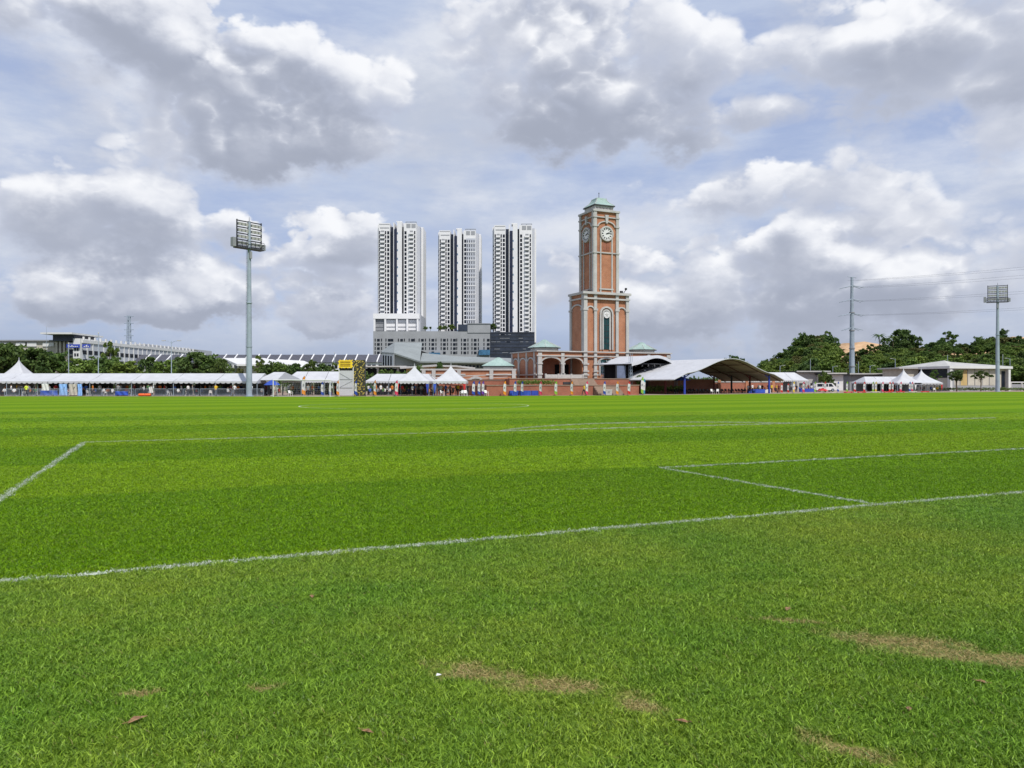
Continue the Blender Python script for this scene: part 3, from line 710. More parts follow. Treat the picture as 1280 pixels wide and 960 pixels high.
# ================================================================ grey roofed hall and low canopy in front of the podium
def hall():
    o = thing('sports_hall', 'grey metal roofed hall with folded roof in front of the podium', 'building', (0, 0, 0))
    A = [[at(492.5, 441, 218), at(508, 446, 216), at(525, 451.5, 214), at(560, 452, 214), at(614, 452.5, 214), at(650, 453, 214)],
         [at(493, 428, 236), at(510, 428.2, 236), at(527, 441, 229), at(560, 444, 226), at(614, 447.3, 224), at(650, 448, 224)]]
    MB().slab([[at(492.5, 441, 218), at(525, 451.5, 214)], [at(493, 428, 236), at(527.5, 428.3, 236)]], .4).build('roof', M['metalroof'], o)
    MB().slab([[at(525.2, 451.5, 214), at(570, 452, 214), at(660, 453, 214)], [at(527.8, 441, 229), at(570, 445.3, 227), at(660, 448.5, 225)]], .4).build('roof', M['metalroof'], o)
    MB().slab([[at(476.5, 440, 236), at(492.2, 441, 218)], [at(478, 438, 240), at(492.8, 428, 236.2)]], .35).build('roof', M['metalroof'], o)
    z = 0
    xa, xb = gx(493, 219.5), gx(525, 217); 
    MB().idx([(xa, 219.5, 0), (gx(655, 217), 217, 0), (gx(655, 217), 217, zz(453.4, 217)), (xb, 217, zz(453, 217)), (xa, 219.5, zz(443, 219.5)), (xa, 236, 0), (gx(655, 224), 224, 0), (gx(655, 224), 224, zz(450.5, 224)), (xb + 2, 228, zz(443, 228)), (xa, 236, zz(430, 236))],
             [(0, 1, 2, 3, 4), (5, 9, 8, 7, 6), (1, 6, 7, 2), (0, 4, 9, 5)]).build('wall', M['lgrey'], o)
    x0, x1 = gx(477.5, 236), gx(492.6, 220)
    MB().idx([(x0, 236, 0), (x1, 219, 0), (x1, 219, zz(442.5, 219)), (x0, 236, zz(441.5, 236))], [(0, 1, 2, 3)]).build('gable_wall', M['condo'], o)
    for i in range(4):
        f = .12 + .22 * i; x = x0 + (x1 - x0) * f; y = 236 - 17 * f
        MB().box(x, x + .9, y - 1.2, y - .9, 2, zz(443 + i * .3, y) - .3).build('window', M['win'], o)
    for i in range(26): MB().box(gx(530 + 4.7 * i, 217), gx(532.6 + 4.7 * i, 217), 216.75, 217.1, zz(459.6, 217), zz(456.6, 217)).build('window', M['win'], o)
    for i in range(5): MB().box(gx(496 + 5.5 * i, 217.2), gx(500 + 5.5 * i, 217.2), 216.6, 217.6, zz(459, 217), zz(457, 217)).build('window', M['win'], o)
    # low flat canopy
    o = thing('entrance_canopy', 'low flat grey entrance canopy on white columns before the hall', 'canopy', (0, 0, 0)); Y = 185
    MB().box(gx(440, Y), gx(508, Y), Y, Y + 12, zz(458.8, Y), zz(457.2, Y)).build('roof', M['lgrey'], o)
    for u in (445, 471, 496): MB().box(gx(u, Y + 1), gx(u + 2.6, Y + 1), Y + 1, Y + 1.5, 0, zz(458.8, Y)).build('column', M['lgrey'], o)
    MB().box(gx(442, Y), gx(506, Y), Y + 9, Y + 9.4, 0, zz(459.4, Y)).build('glass_front', M['win'], o)
    for i in range(9): MB().box(gx(443 + 7 * i, Y), gx(443 + 7 * i, Y) + .12, Y + 8.8, Y + 8.98, 0, zz(459.5, Y)).build('mullion', M['dark'], o)
    o = thing('tan_wall_block', 'low tan rendered building with pale sloping eaves behind the pagoda tents', 'building'); Y = 176
    MB().idx([at(508, 496, Y), at(546, 496, Y), at(546, 457, Y), at(508, 459.5, Y), at(508, 496, Y + 8), at(546, 496, Y + 8), at(546, 457, Y + 8), at(508, 459.5, Y + 8)], [(0, 1, 2, 3), (4, 7, 6, 5), (1, 5, 6, 2), (0, 3, 7, 4), (3, 2, 6, 7)]).build('wall', M['tan'], o)
    MB().slab([[at(500, 459.2, Y - 1), at(547, 456, Y - 1)], [at(500, 458.8, Y + 9), at(547, 455.6, Y + 9)]], .35).build('roof', M['lgrey'], o)
    o = thing('tan_wall_block', 'low tan block with a pale curved eave beside the brick arcade', 'building'); Y = 172
    MB().box(gx(552, Y), gx(592, Y), Y, Y + 6, 0, zz(459.3, Y)).build('wall', M['tan'], o)
    MB().slab([[at(550, 456.8, Y - 1), at(570, 457.2, Y - 1), at(594, 459.8, Y - 1)], [at(550, 456.4, Y + 7), at(570, 456.8, Y + 7), at(594, 459.4, Y + 7)]], .3).build('roof', M['lgrey'], o)
hall()
for i, (u, tp, kd, wd, lb) in enumerate(((549, 453, 'dense', .9, 'small dark tree between the pagoda tent peaks'), (525, 456, 'round', 1., 'bushy tree behind the first pagoda tent peak'))):
    Y = 160; tree('small_tree', kd, (gx(u, Y), Y, 0), zz(tp, Y), lb, 'trees behind the pagoda tents', wd * .55)
hd = MB(); rn = []; hr = random.Random(5)
for i in range(150): leaf_cloud(hd, rn, hr, (hr.uniform(gx(455, 165), gx(512, 165)), 165 + hr.uniform(-.8, .8), hr.uniform(.4, 4.3)), .7, 22, .2, .9)
me = hd.mesh('foliage', LEAF[1]); a_ = me.attributes.new('rnd', 'FLOAT', 'POINT'); a_.data.foreach_set('value', rn)
o = thing('hedge', 'tall clipped green hedge behind the white marquee beside the entrance canopy', 'hedge'); link('foliage', me, o)

# ================================================================ terraced houses
def house():
    o = thing('terraced_house', '', 'house'); wd = 4.75
    MB().box(.0, wd - .02, 0, 11, 0, 11.2).build('wall', M['condo'], o)
    MB().idx([(.25, -.7, 11.1), (wd - .25, -.7, 11.1), (wd - .25, 6, 14.5), (.25, 6, 14.5), (wd - .25, 12, 11.1), (.25, 12, 11.1), (.25, -.7, 10.85), (wd - .25, -.7, 10.85)], [(0, 1, 2, 3), (3, 2, 4, 5), (6, 7, 1, 0)]).build('roof', M['slate'], o)
    MB().idx([(-.22, -.8, 11.1), (.22, -.8, 11.1), (.22, 6, 14.85), (-.22, 6, 14.85), (-.22, -.8, 11.5), (.22, -.8, 11.5), (.22, 6, 14.4), (-.22, 6, 14.4)], [(4, 5, 2, 3), (0, 4, 3, 7), (1, 6, 2, 5), (0, 1, 5, 4)]).build('party_wall', M['condo'], o)
    for z in (8.3, 4.6):
        for x in (.55, 2.6): MB().box(x, x + 1.5, -.08, .1, z, z + 1.7).build('window', M['win'], o)
        MB().box(.3, wd - .3, -.9, -.1, z - .9, z - .5).build('balcony', M['condo'], o)
    MB().box(1.0, 3.6, -.06, .1, .1, 2.6).build('door', M['midgrey'], o)
    return o
h0 = house(); n = 0; Yh = 330; u = 166.
while u < 478:
    lb = 'white terraced house with slate roof at the %s end of the long row' % ('treed' if n == 0 else 'hall') if u < 167 or u > 464 else ('%s white terraced house from the treed end of the slate roofed row' % ORD[n] if n < 24 else None)
    loc = (gx(u, Yh), Yh, 0)
    if n == 0: h0.location = loc; h0['label'] = lb; h0['group'] = 'row of terraced houses'
    else: clone(h0, loc, 0, lb, 'row of terraced houses')
    u += 4.75 * F / Yh; n += 1

# ================================================================ offices at the photo's edge
def offices():
    Y = 290; k = Y / F
    o = thing('office_building', 'white office block with dark glass entrance tower and overhanging flat cap', 'building')
    MB().box(gx(-60, Y), gx(66, Y), Y + 4, Y + 30, 0, zz(426, Y)).build('wall', M['cream'], o)
    MB().box(gx(-62, Y), gx(67, Y), Y + 3, Y + 31, zz(425.9, Y), zz(424.2, Y)).build('roof_edge', M['midgrey'], o)
    for u in (-50, -30, -10, 12, 24, 46): MB().box(gx(u, Y), gx(u + 14, Y), Y + 3.6, Y + 4.1, zz(432.5, Y), zz(427.5, Y)).build('wall_panel', M['white'], o)
    for u in (-50, -30, -10, 12, 24, 46): MB().box(gx(u, Y), gx(u + 12, Y), Y + 3.7, Y + 4.1, zz(445, Y), zz(439, Y)).build('window', M['win'], o)
    MB().box(gx(66.2, Y), gx(93, Y), Y + 3, Y + 18, 0, zz(426, Y)).build('wall', M['midgrey'], o)
    MB().box(gx(66, Y), gx(93, Y), Y, Y + 14, zz(426.5, Y), zz(418.5, Y)).build('glass_lantern', M['navyclad'], o)
    MB().box(gx(58.5, Y), gx(97.5, Y), Y - 4, Y + 18, zz(418.4, Y), zz(416.4, Y)).build('roof_cap', M['white'], o)
    for u in (67, 71.5, 76.5, 81): MB().box(gx(u, Y), gx(u + 2.2, Y), Y + 1.2, Y + 2.9, 0, zz(426.6, Y)).build('column', M['cream'], o)
    MB().box(gx(86, Y), gx(93, Y), Y - .3, Y + 2.9, zz(444, Y), zz(428.4, Y)).build('wall_panel', M['white'], o)
    MB().box(gx(87, Y), gx(92.5, Y), Y - .5, Y - .35, zz(443, Y), zz(436.5, Y)).build('window', M['win'], o)
    MB().box(gx(87, Y), gx(92.5, Y), Y - .5, Y - .35, zz(458, Y), zz(452, Y)).build('window', M['win'], o)
    MB().box(gx(93.2, Y), gx(102, Y), Y - 1, Y + 20, 0, zz(423.2, Y)).build('corner_block', M['white'], o)
    for py in (438.5, 445.2, 452):
        for u in (95, 98.2): MB().box(gx(u, Y), gx(u + 1.9, Y), Y - 1.2, Y - .9, zz(py, Y), zz(py - 3.4, Y)).build('window', M['win'], o)
    # fascia signs with pale lettering
    for a, b_ in ((83.5, 100), (103, 113)):
        s = thing('fascia_sign', 'blue fascia sign with white lettering on the %s' % ('white corner block' if a < 90 else 'long factory wall'), 'sign', group='blue signs on the office')
        y = Y - 1.6 if a < 90 else Y - .5
        MB().box(gx(a, y), gx(b_, y), y - .2, y, zz(434.6, y), zz(430.3, y)).build('board', M['blue'], s)
        x = gx(a + 2, y); r = random.Random(int(a))
        while x < gx(b_ - 2.5, y):
            wl = r.uniform(.35, .6); MB().box(x, x + wl, y - .26, y - .21, zz(433.6, y), zz(431.4, y) - (.35 if r.random() < .5 else 0)).build('letter', M['white'], s); x += wl + .22
    # long wing that runs away from the camera
    L = 105; o = thing('factory_building', 'long white factory wing with rows of small windows receding behind the trees', 'building', (gx(102.3, Y), Y, 0))
    zt = zz(424.6, Y)
    MB().box(-30, 0, 21, L, 0, zt).build('wall', M['condo2'], o); MB().box(-.6, .35, 0, L, zt - 1.2, zt).build('parapet', M['white'], o)
    MB().box(-3, 0, .5, 20.9, 0, zt - 1.25).build('wall', M['condo2'], o)
    for i in range(26): MB().box(-.3, .3, 1 + 4 * i, 1.5 + 4 * i, zt, zt + 1.2).build('parapet_post', M['white'], o)
    wm = MB().box(-.1, .12, 0, 1.3, 0, 1.5).mesh('window', M['win']); fin = MB().box(-.05, .3, 0, .35, 0, zt - 1.3).mesh('fin', M['white'])
    for i in range(26):
        link('fin', fin, o, (0, 3.2 + 4 * i, 0))
        for z in (13.0, 9.6, 6.2, 2.8):
            link('window', wm, o, (0, .6 + 4 * i, z)); link('window', wm, o, (0, 2.1 + 4 * i if False else 1.98 + 4 * i - .02, z))
    Y2 = 345; o = thing('white_block', 'small white four storey block beside the lattice pylon', 'building', (gx(166, Y2), Y2, 0)); k2 = Y2 / F
    MB().box(0, 14 * k2, 0, 60, 0, zz(431, Y2)).build('wall', M['white'], o); MB().box(-.3, 14 * k2 + .3, -.3, 60.3, zz(431, Y2), zz(430, Y2)).build('roof_edge', M['lgrey'], o)
    for py in (438.5, 444, 450):
        for u in (1.5, 5, 8.5): MB().box(u * k2, (u + 2.3) * k2, -.1, .1, zz(py, Y2), zz(py - 3, Y2)).build('window', M['win'], o)
    o = thing('white_block', 'pale long block with posts along its parapet behind the terraced roofs', 'building', (gx(180, 420), 420, 0)); k3 = 420 / F
    MB().box(0, 58 * k3, 0, 30, 0, zz(436, 420)).build('wall', M['condo2'], o)
    for i in range(13): MB().box((1 + 4.5 * i) * k3, (1.5 + 4.5 * i) * k3, -.2, .3, zz(436, 420), zz(434, 420)).build('parapet_post', M['white'], o)
    MB().box(16 * k3, 22 * k3, -.5, -.2, zz(445, 420), zz(435, 420)).build('yellow_panel', M['yellow'], o)
    for i in range(10): MB().box((2 + 5.6 * i) * k3, (4.6 + 5.6 * i) * k3, -.12, .1, zz(443, 420), zz(439.5, 420)).build('window', M['win'], o)
offices()
# white winged roof pavilion behind the long marquee
def wing_pavilion():
    o = thing('winged_pavilion', 'low pavilion with white wing shaped roofs behind the floodlight mast', 'pavilion'); Y = 205
    MB().slab([[at(296, 455, Y), at(365, 455.5, Y)], [at(279, 447.5, Y + 10), at(330, 447.5, Y + 12)]], .5).build('roof', M['white'], o)
    MB().slab([[at(345, 455.5, Y + 1), at(366.5, 455.8, Y + 1)], [at(330, 449, Y + 10), at(340, 449, Y + 12)]], .45).build('roof', M['white'], o)
    MB().box(gx(298, Y), gx(352, Y), Y + 1.5, Y + 9, 0, zz(456.2, Y)).build('wall', M['cream'], o)
    MB().box(gx(282, Y + 3), gx(297.5, Y), Y + 3.5, Y + 10, 0, zz(456, Y)).build('wall', M['midgrey'], o)
    for u in (283, 290, 296, 312, 328, 345, 360): MB().box(gx(u, Y), gx(u + 1.4, Y), Y + .4, Y + .8, 0, zz(455.8, Y)).build('column', M['white'], o)
    for u in (302, 317, 332): MB().box(gx(u, Y), gx(u + 6, Y), Y + 1.3, Y + 1.6, .5, 3.2).build('window', M['win'], o)
    MB().slab([[at(350, 459, Y + 20), at(398, 459, Y + 20)], [at(345, 449, Y + 30), at(380, 451, Y + 30)]], .4).build('roof', M['white'], o)
    MB().box(gx(352, Y + 22), gx(392, Y + 22), Y + 22, Y + 30, 0, zz(459.6, Y + 22)).build('wall', M['cream'], o)
wing_pavilion()
# trees behind the long marquee: photo x, top row, kind, width
for (u, tp, kd, wd, Y, lb) in (
    (-22, 428, 'dense', 1.3, 150, 'dense tree at the very edge of the photo behind the marquee'), (4, 430, 'dense', 1.15, 148, 'dark bushy tree right beside the peaked marquee roof'), (24, 431, 'round', 1.1, 155, 'leafy tree in front of the white office block'),
    (46, 436, 'dense', 1.15, 150, 'dark tree below the dark glass entrance tower'), (66, 440, 'round', 1.1, 152, 'smaller tree beside the white corner block'), (104, 450, 'light', 1.2, 150, 'low pale tree under the blue fascia signs'),
    (120, 446, 'round', 1.2, 156, 'round tree below the tall dark tree by the factory'), (137, 426, 'open', .62, 170, 'tall narrow dark tree in front of the factory wing'), (143, 447, 'round', 1.2, 152, 'round tree beside the lattice pylon'), (157, 453, 'light', 1.2, 150, 'low pale bush tree at the foot of the pylon'),
    (187, 447, 'dense', .95, 160, 'tree in front of the first terraced roofs'), (206, 452, 'light', .9, 150, 'small pale tree between lamp posts behind the marquee'), (221, 446, 'round', .9, 158, 'tree beside the tall thin lamp post'),
    (245, 441, 'dense', 1.15, 148, 'large dark tree in front of the terraced houses'), (264, 443, 'round', 1.2, 150, 'large round tree next to the winged pavilion'), (276, 450, 'dense', .9, 146, 'dark lower tree against the winged pavilion'),
    (299, 458, 'olive', .6, 165, 'small brownish tree in front of the winged pavilion'), (324, 444, 'open', .7, 180, 'thin tree just beside the floodlight mast'), (333, 456, 'dense', 1.1, 150, 'dark rounded tree right of the floodlight mast'), (350, 452, 'round', 1.15, 152, 'round tree behind the blue gazebo'),
    (368, 455, 'dense', 1.1, 152, 'dark tree behind the goal frame'), (390, 449, 'tall', .8, 165, 'tall tree behind the goal near the terraced houses'), (404, 455, 'dense', .9, 155, 'dark tree beside the yellow topped gate'), (417, 453, 'open', .7, 165, 'thin tree just behind the yellow topped gate'), (918, 445, 'flat', .9, 230, 'flat topped tree behind the big curved canopy'),
    (932, 452, 'open', .8, 260, 'thin bent tree between the canopy and the wooded hill')):
    tree('leafy_tree', kd, (gx(u, Y), Y, 0), zz(tp, Y), lb, 'trees behind the tents', wd)

# ================================================================ clock tower and arcade
O_ = (14., 150., 0.); TH = R(24)
def loc2w(x, y, z=0): c, s_ = math.cos(TH), math.sin(TH); return Vector((14 + c * x - s_ * y, 150 + s_ * x + c * y, z))
def arch_wall(mb, x0, x1, z0, z1, a0, a1, zs, r, y0, y1, n=12):
    mb.box(x0, a0, y0, y1, z0, z1).box(a1, x1, y0, y1, z0, z1)
    c = (a0 + a1) / 2; h = (a1 - a0) / 2
    p = [(c - h * math.cos(math.pi * i / n), zs + r * math.sin(math.pi * i / n)) for i in range(n + 1)]
    for (xa, za), (xb, zb) in zip(p, p[1:]): mb.prism_y([(xa, za), (xb, zb), (xb, z1), (xa, z1)], y0, y1)
def archivolt(mb, a0, a1, zs, r, wd, y0, y1, n=12):
    c = (a0 + a1) / 2; h = (a1 - a0) / 2
    for i in range(n):
        t0, t1 = math.pi * i / n, math.pi * (i + 1) / n
        mb.prism_y([(c - h * math.cos(t0), zs + r * math.sin(t0)), (c - h * math.cos(t1), zs + r * math.sin(t1)), (c - (h + wd) * math.cos(t1), zs + (r + wd) * math.sin(t1)), (c - (h + wd) * math.cos(t0), zs + (r + wd) * math.sin(t0))], y0, y1)
def part(name, m_, par, fn, rz=0, loc=None):
    mb = MB(); fn(mb); return mb.build(name, m_, par, loc, rz)
LG = M['lgrey']; BR = M['brick']
tw = thing('clock_tower', 'tall red brick clock tower with grey pilasters and teal cap', 'tower', O_, TH)
MB().box(.1, 9.9, .1, 5.6, 2.8, 19.4).build('lower_shaft', BR, tw)
MB().box(2.3, 7.7, .15, 5.55, 19.4, 35.8).build('upper_shaft', BR, tw)
def face_set(par):
    """front face details in the plane y=0; z from the arcade roof up"""
    for a, b_ in ((-.15, .62), (2.15, 2.78), (7.08, 7.7), (9.45, 10.1)):
        MB().box(a, b_, -.25, .3, 2.9, 19.3).build('pilaster', LG, par)
        MB().box(a - .15, b_ + .15, -.36, .3, 16.1, 16.5).build('capital', LG, par)
    for z, h_, e in ((19.3, .45, .55), (18.3, .3, .35)): MB().box(-.15 - e + .2, 10.1 + e - .2, -.25 - e * .6, .28, z, z + h_).build('cornice', LG, par)
    for a0, a1 in ((.75, 2.1), (7.75, 9.3)):
        mb = MB(); archivolt(mb, a0 + .05, a1 - .05, 16.3, .5, .25, -.12, .12); mb.build('blind_arch', LG, par)
    mb = MB(); archivolt(mb, 3.75, 6.15, 15.5, 1.2, .32, -.3, .12); mb.box(3.43, 3.75, -.3, .12, 8.5, 15.5).box(6.15, 6.47, -.3, .12, 8.5, 15.5); mb.build('window_surround', LG, par)
    mb = MB(); archivolt(mb, 4.3, 5.6, 15.5, .65, .3, -.22, .12); mb.box(4.0, 4.3, -.22, .12, 8.5, 15.5).box(5.6, 5.9, -.22, .12, 8.5, 15.5); mb.build('window_frame', LG, par)
    n = 10; ring = [(4.3, 8.6), (5.6, 8.6), (5.6, 15.5)] + [(4.95 + .65 * math.cos(math.pi * i / n), 15.5 + .65 * math.sin(math.pi * i / n)) for i in range(1, n)] + [(4.3, 15.5)]
    wn_ = MB().prism_y(ring, -.04, .12).build('tall_window', M['tealwin'], par)
    for z in (9.7, 10.9, 12.1, 13.3): MB().box(4.3, 5.6, -.09, -.045, z, z + .08).build('glazing_bar', M['dark'], wn_)
    MB().box(4.91, 4.99, -.1, -.045, 8.6, 14.6).build('glazing_bar', M['dark'], wn_)
    ro = MB().tube((4.95, -.3, 15.35), (4.95, -.05, 15.35), .66, n=20).build('rosette', M['white'], par)
    mb = MB()
    for i in range(5):
        a = R(90 + 72 * i); mb.prism_y([(4.95 + .5 * math.cos(a), 15.35 + .5 * math.sin(a)), (4.95 + .18 * math.cos(a + .63), 15.35 + .18 * math.sin(a + .63)), (4.95, 15.35), (4.95 + .18 * math.cos(a - .63), 15.35 + .18 * math.sin(a - .63))][::-1], -.34, -.305)
    mb.build('rosette_star', LG, ro)
face_set(tw)
# the narrow lower face
def side(par):
    for a, b_ in ((.31, .8), (5.0, 5.7)):
        MB().box(-.15, .3, a, b_, 2.9, 19.29).build('pilaster', LG, par); MB().box(-.3, .3, a - .12 if a > 1 else a, b_ + .12, 16.1, 16.5).build('capital', LG, par)
    MB().box(-.32, .28, .3, 6.0, 19.3, 19.74).build('cornice', LG, par); MB().box(-.24, .28, .29, 5.9, 18.3, 18.59).build('cornice', LG, par)
    mb = MB(); archivolt(mb, -4.95, -.85, 16.3, .95, .25, -.12, .12); o = mb.build('blind_arch', LG, par); o.rotation_euler.z = R(-90)
side(tw)
# upper shaft: the same dressing on the front and on the narrow face
def upper(par, base):
    """built for a face whose plane is y=0, x from 0 to 5.5"""
    f = bpy.data.objects.new('x', None)
    items = []
    def add(name, mb, m_):
        o = mb.build(name, m_, par); o.matrix_local = base; return o
    for a, b_ in ((-.1, .58), (4.98, 5.6)):
        add('pilaster', MB().box(a + (.02 if a < 0 else 0), b_, -.22, .3, 19.75, 35.6), LG)
        for z in (27.4, 32.6, 34.4): add('capital', MB().box(a - .1, b_ + .1, -.34, .3, z, z + .28), LG)
    for a in (1.35, 3.95): add('slim_pilaster', MB().box(a, a + .28, -.12, .2, 19.8, 32.2), LG)
    add('string_course', MB().box(.6, 4.96, -.17, .2, 27.45, 27.68), LG)
    add('string_course', MB().box(.6, 4.96, -.2, .2, 34.45, 34.65), LG)
    mb = MB(); archivolt(mb, 1.0, 4.6, 32.7, .95, .22, -.22, .12, 14); add('clock_arch', mb, LG)
    add('keystone', MB().prism_y([(2.6, 33.35), (3.0, 33.35), (3.2, 35.0), (2.4, 35.0)], -.32, .1), LG)
    add('sill', MB().box(1.2, 4.4, -.16, .2, 20.3, 20.55), LG)
    add('recessed_panel', MB().box(2.0, 2.75, -.03, .2, 28.0, 29.7).box(2.85, 3.6, -.03, .2, 28.0, 29.7), M['brick2'])
    ring = MB()
    n = 32
    for i in range(n):
        t0, t1 = 2 * math.pi * i / n, 2 * math.pi * (i + 1) / n
        ring.prism_y([(2.8 + r_ * math.cos(t), 31.35 + r_ * math.sin(t)) for r_, t in ((1.2, t0), (1.5, t0), (1.5, t1), (1.2, t1))], -.34, .1)
    ck = add('clock', ring, LG)
    dial = MB().prism_y([(2.8 + 1.2 * math.cos(2 * math.pi * i / n), 31.35 + 1.2 * math.sin(2 * math.pi * i / n)) for i in range(n)], -.2, .1).build('dial', M['white'], ck)
    for i in range(12):
        a = R(30 * i); dx, dz = math.sin(a), math.cos(a); px_, pz = dz, -dx; ri, ro, hw = (.78, 1.08, .095)
        MB().prism_y([(2.8 + dx * ri - px_ * hw * .8, 31.35 + dz * ri - pz * hw * .8), (2.8 + dx * ri + px_ * hw * .8, 31.35 + dz * ri + pz * hw * .8), (2.8 + dx * ro + px_ * hw * 1.3, 31.35 + dz * ro + pz * hw * 1.3), (2.8 + dx * ro - px_ * hw * 1.3, 31.35 + dz * ro - pz * hw * 1.3)], -.24, -.205).build('hour_mark', M['black'], ck)
    for nm, ang, ln, hw in (('hour_hand', 66, .58, .09), ('minute_hand', 78, .88, .055)):
        a = R(ang); dx, dz = math.sin(a), math.cos(a); px_, pz = dz, -dx; yo = -.27 if nm[0] == 'h' else -.31
        MB().prism_y([(2.8 - dx * .18 - px_ * hw, 31.35 - dz * .18 - pz * hw), (2.8 - dx * .18 + px_ * hw, 31.35 - dz * .18 + pz * hw), (2.8 + dx * ln + px_ * hw * .7, 31.35 + dz * ln + pz * hw * .7), (2.8 + dx * ln - px_ * hw * .7, 31.35 + dz * ln - pz * hw * .7)], yo, yo + .035).build(nm, M['black'], ck)
upper(tw, Matrix.Translation((2.25, .1, 0)))
upper(tw, Matrix.Translation((2.25, 5.6, 0)) @ Matrix.Rotation(R(-90), 4, 'Z'))
MB().box(1.95, 8.05, -.25, 5.95, 35.6, 35.98).build('cornice', LG, tw)
MB().box(2.9, 7.1, .75, 4.95, 35.98, 36.95).build('parapet', M['lgrey'], tw)
for i in range(12): MB().box(3.05 + .33 * i, 3.25 + .33 * i, .69, .76, 36.4, 36.62).build('dentil', M['dark'], tw)
MB().box(2.65, 7.35, .5, 5.2, 36.95, 37.15).build('eave', M['dark'], tw)
rf = MB(); rows = []
for hw, z in ((2.3, 37.15), (2.2, 37.25), (1.45, 37.85), (1.15, 38.35), (1.05, 38.75), (.1, 39.05)): rows.append([(5 + sx * hw, 2.85 + sy * hw, z) for sx, sy in ((-1, -1), (1, -1), (1, 1), (-1, 1))])
rf.rings(rows); cap = rf.build('roof', M['teal'], tw)
rb = MB()
for sx, sy in ((-1, -1), (1, -1), (1, 1), (-1, 1)): rb.path([(5 + sx * h_, 2.85 + sy * h_, z + .03) for h_, z in ((2.22, 37.22), (1.45, 37.85), (1.15, 38.35), (1.05, 38.75))], .06, 5)
rb.build('roof_ridge', M['lgrey'], cap)
MB().tube((5, 2.85, 39.0), (5, 2.85, 40.1), .07, .03, 6).tube((5, 2.85, 39.85), (5, 2.85, 40.05), .14, .05, 6).build('finial', M['dark'], cap)
# loudspeakers and lamps on the ledge of the lower shaft
MB().box(8.4, 9.0, .2, .5, 19.76, 20.3).tube((9.2, .3, 19.9), (9.9, .2, 20.9), .07, n=5).box(9.5, 9.8, 0, .4, 20.5, 20.9).build('ledge_lamp', M['dark'], tw)
MB().box(1.2, 1.7, .2, .6, 19.76, 20.2).build('ledge_lamp', M['dark'], tw)

ar = thing('arcade_building', 'red brick arcade with pale arches and cornices round the clock tower foot', 'building', O_, TH)
def bay(x0, x1, a0, a1, zs, r):
    mb = MB(); arch_wall(mb, x0, x1, 2.75, 7.1, a0, a1, zs, r, 0, .6); mb.build('arch_wall', BR, ar)
    mb = MB(); archivolt(mb, a0, a1, zs, r, .28, -.1, .12); mb.build('arch_trim', LG, ar)
bays = ((-9.2, -5.1), (-4.4, -.4), (10.4, 14.5), (15.2, 19.2))
for a, b_ in bays: bay(a - .35, b_ + .35 if b_ > 0 or b_ < -1 else b_ + .2, a, b_, 5.7, 1.05)
for a, b_ in ((-10, -9.2), (-5.1, -4.4), (14.5, 15.2), (19.2, 20)):
    MB().box(a, b_, -.22, .3, 2.8, 7.7).build('pilaster', LG, ar); MB().box(a - .12, b_ + .12, -.34, .28, 5.5, 5.8).build('capital', LG, ar); MB().box(a - .12, b_ + .12, -.34, .28, 3.5, 3.8).build('capital', LG, ar)
    if a in (-5.1, 14.5): MB().tube((a + .35, -.25, 3.8), (a + .35, -.25, 5.5), .3, .27, 10).build('column', LG, ar)
for x0, x1 in ((-10.2, -.45), (10.35, 20.2)):
    MB().box(x0, x1, -.05, 12, 7.1, 7.9).build('frieze', BR, ar)
    MB().box(x0 - .2, x1 + .2, -.42, 12.2, 7.9, 8.12).build('cornice', LG, ar); MB().box(x0 - .1, x1 + .05, -.28, -.04, 7.02, 7.25).build('cornice', LG, ar)
    MB().box(x0 + .4, x1 - .1, 4.6, 5, 2.8, 7.05).build('inner_wall', M['brick2'], ar)
    MB().box(x0, x1, -.1, 12, 2.6, 2.75).build('floor_slab', LG, ar)
for x in (-8.7, 16.5): w_ = MB().box(x, x + 1.9, 4.45, 4.6, 4.3, 6.2).build('window', M['tealwin'], ar); MB().box(x - .1, x + 2, 4.35, 4.44, 5.15, 5.25).build('glazing_bar', LG, w_)
for x in (-4, 11.5): MB().box(x, x + 3, 4.4, 4.6, 2.8, 5.6).build('doorway', M['black'], ar)
for sgn, xx in ((-1, -10.), (1, 20.)):
    MB().box(min(xx, xx - sgn * .5), max(xx, xx - sgn * .5), .6, 12, 2.75, 7.1).build('end_wall', BR, ar)
for y0 in (.9, 4.4, 8.1, 11.3): MB().box(-10.22, -9.9, y0, y0 + .6, 2.8, 7.85).build('pilaster', LG, ar)
for y0, y1 in ((1.6, 4.3), (5.1, 8.0), (8.8, 11.2)):
    mb = MB(); archivolt(mb, -y1, -y0, 5.7, .95, .26, -.13, .1); o = mb.build('blind_arch', LG, ar); o.location.x = -10; o.rotation_euler.z = R(-90)
MB().box(-10.3, -9.95, .2, 11.9, 3.4, 3.65).build('string_course', LG, ar)
# portal under the tower
for a, b_ in ((-.3, .85), (2.0, 2.95), (6.95, 7.85), (9.2, 10.25)):
    for z in (3.4, 4.1, 5.5): MB().box(a - .06, b_ + .06, -.42, -.2, z, z + .3).build('capital', LG, ar)
mb = MB(); archivolt(mb, 3.2, 6.7, 5.7, 1.05, .28, -.2, .12); mb.build('arch_trim', LG, ar)
pw = MB().box(3.6, 6.3, -.14, .09, 3.9, 6.45).build('portal_window', M['tealwin'], ar); MB().box(4.9, 5.0, -.2, -.145, 3.9, 6.45).box(3.6, 6.3, -.2, -.145, 5.3, 5.4).build('glazing_bar', LG, pw)
for a in (3.3, 6.3): MB().box(a, a + .28, -.2, .08, 3.4, 6.4).build('window_frame', LG, ar)
MB().box(-.6, 10.5, -.44, -.2, 7.9, 8.12).box(-.5, 10.4, -.4, -.2, 7.02, 7.25).build('cornice', LG, ar)
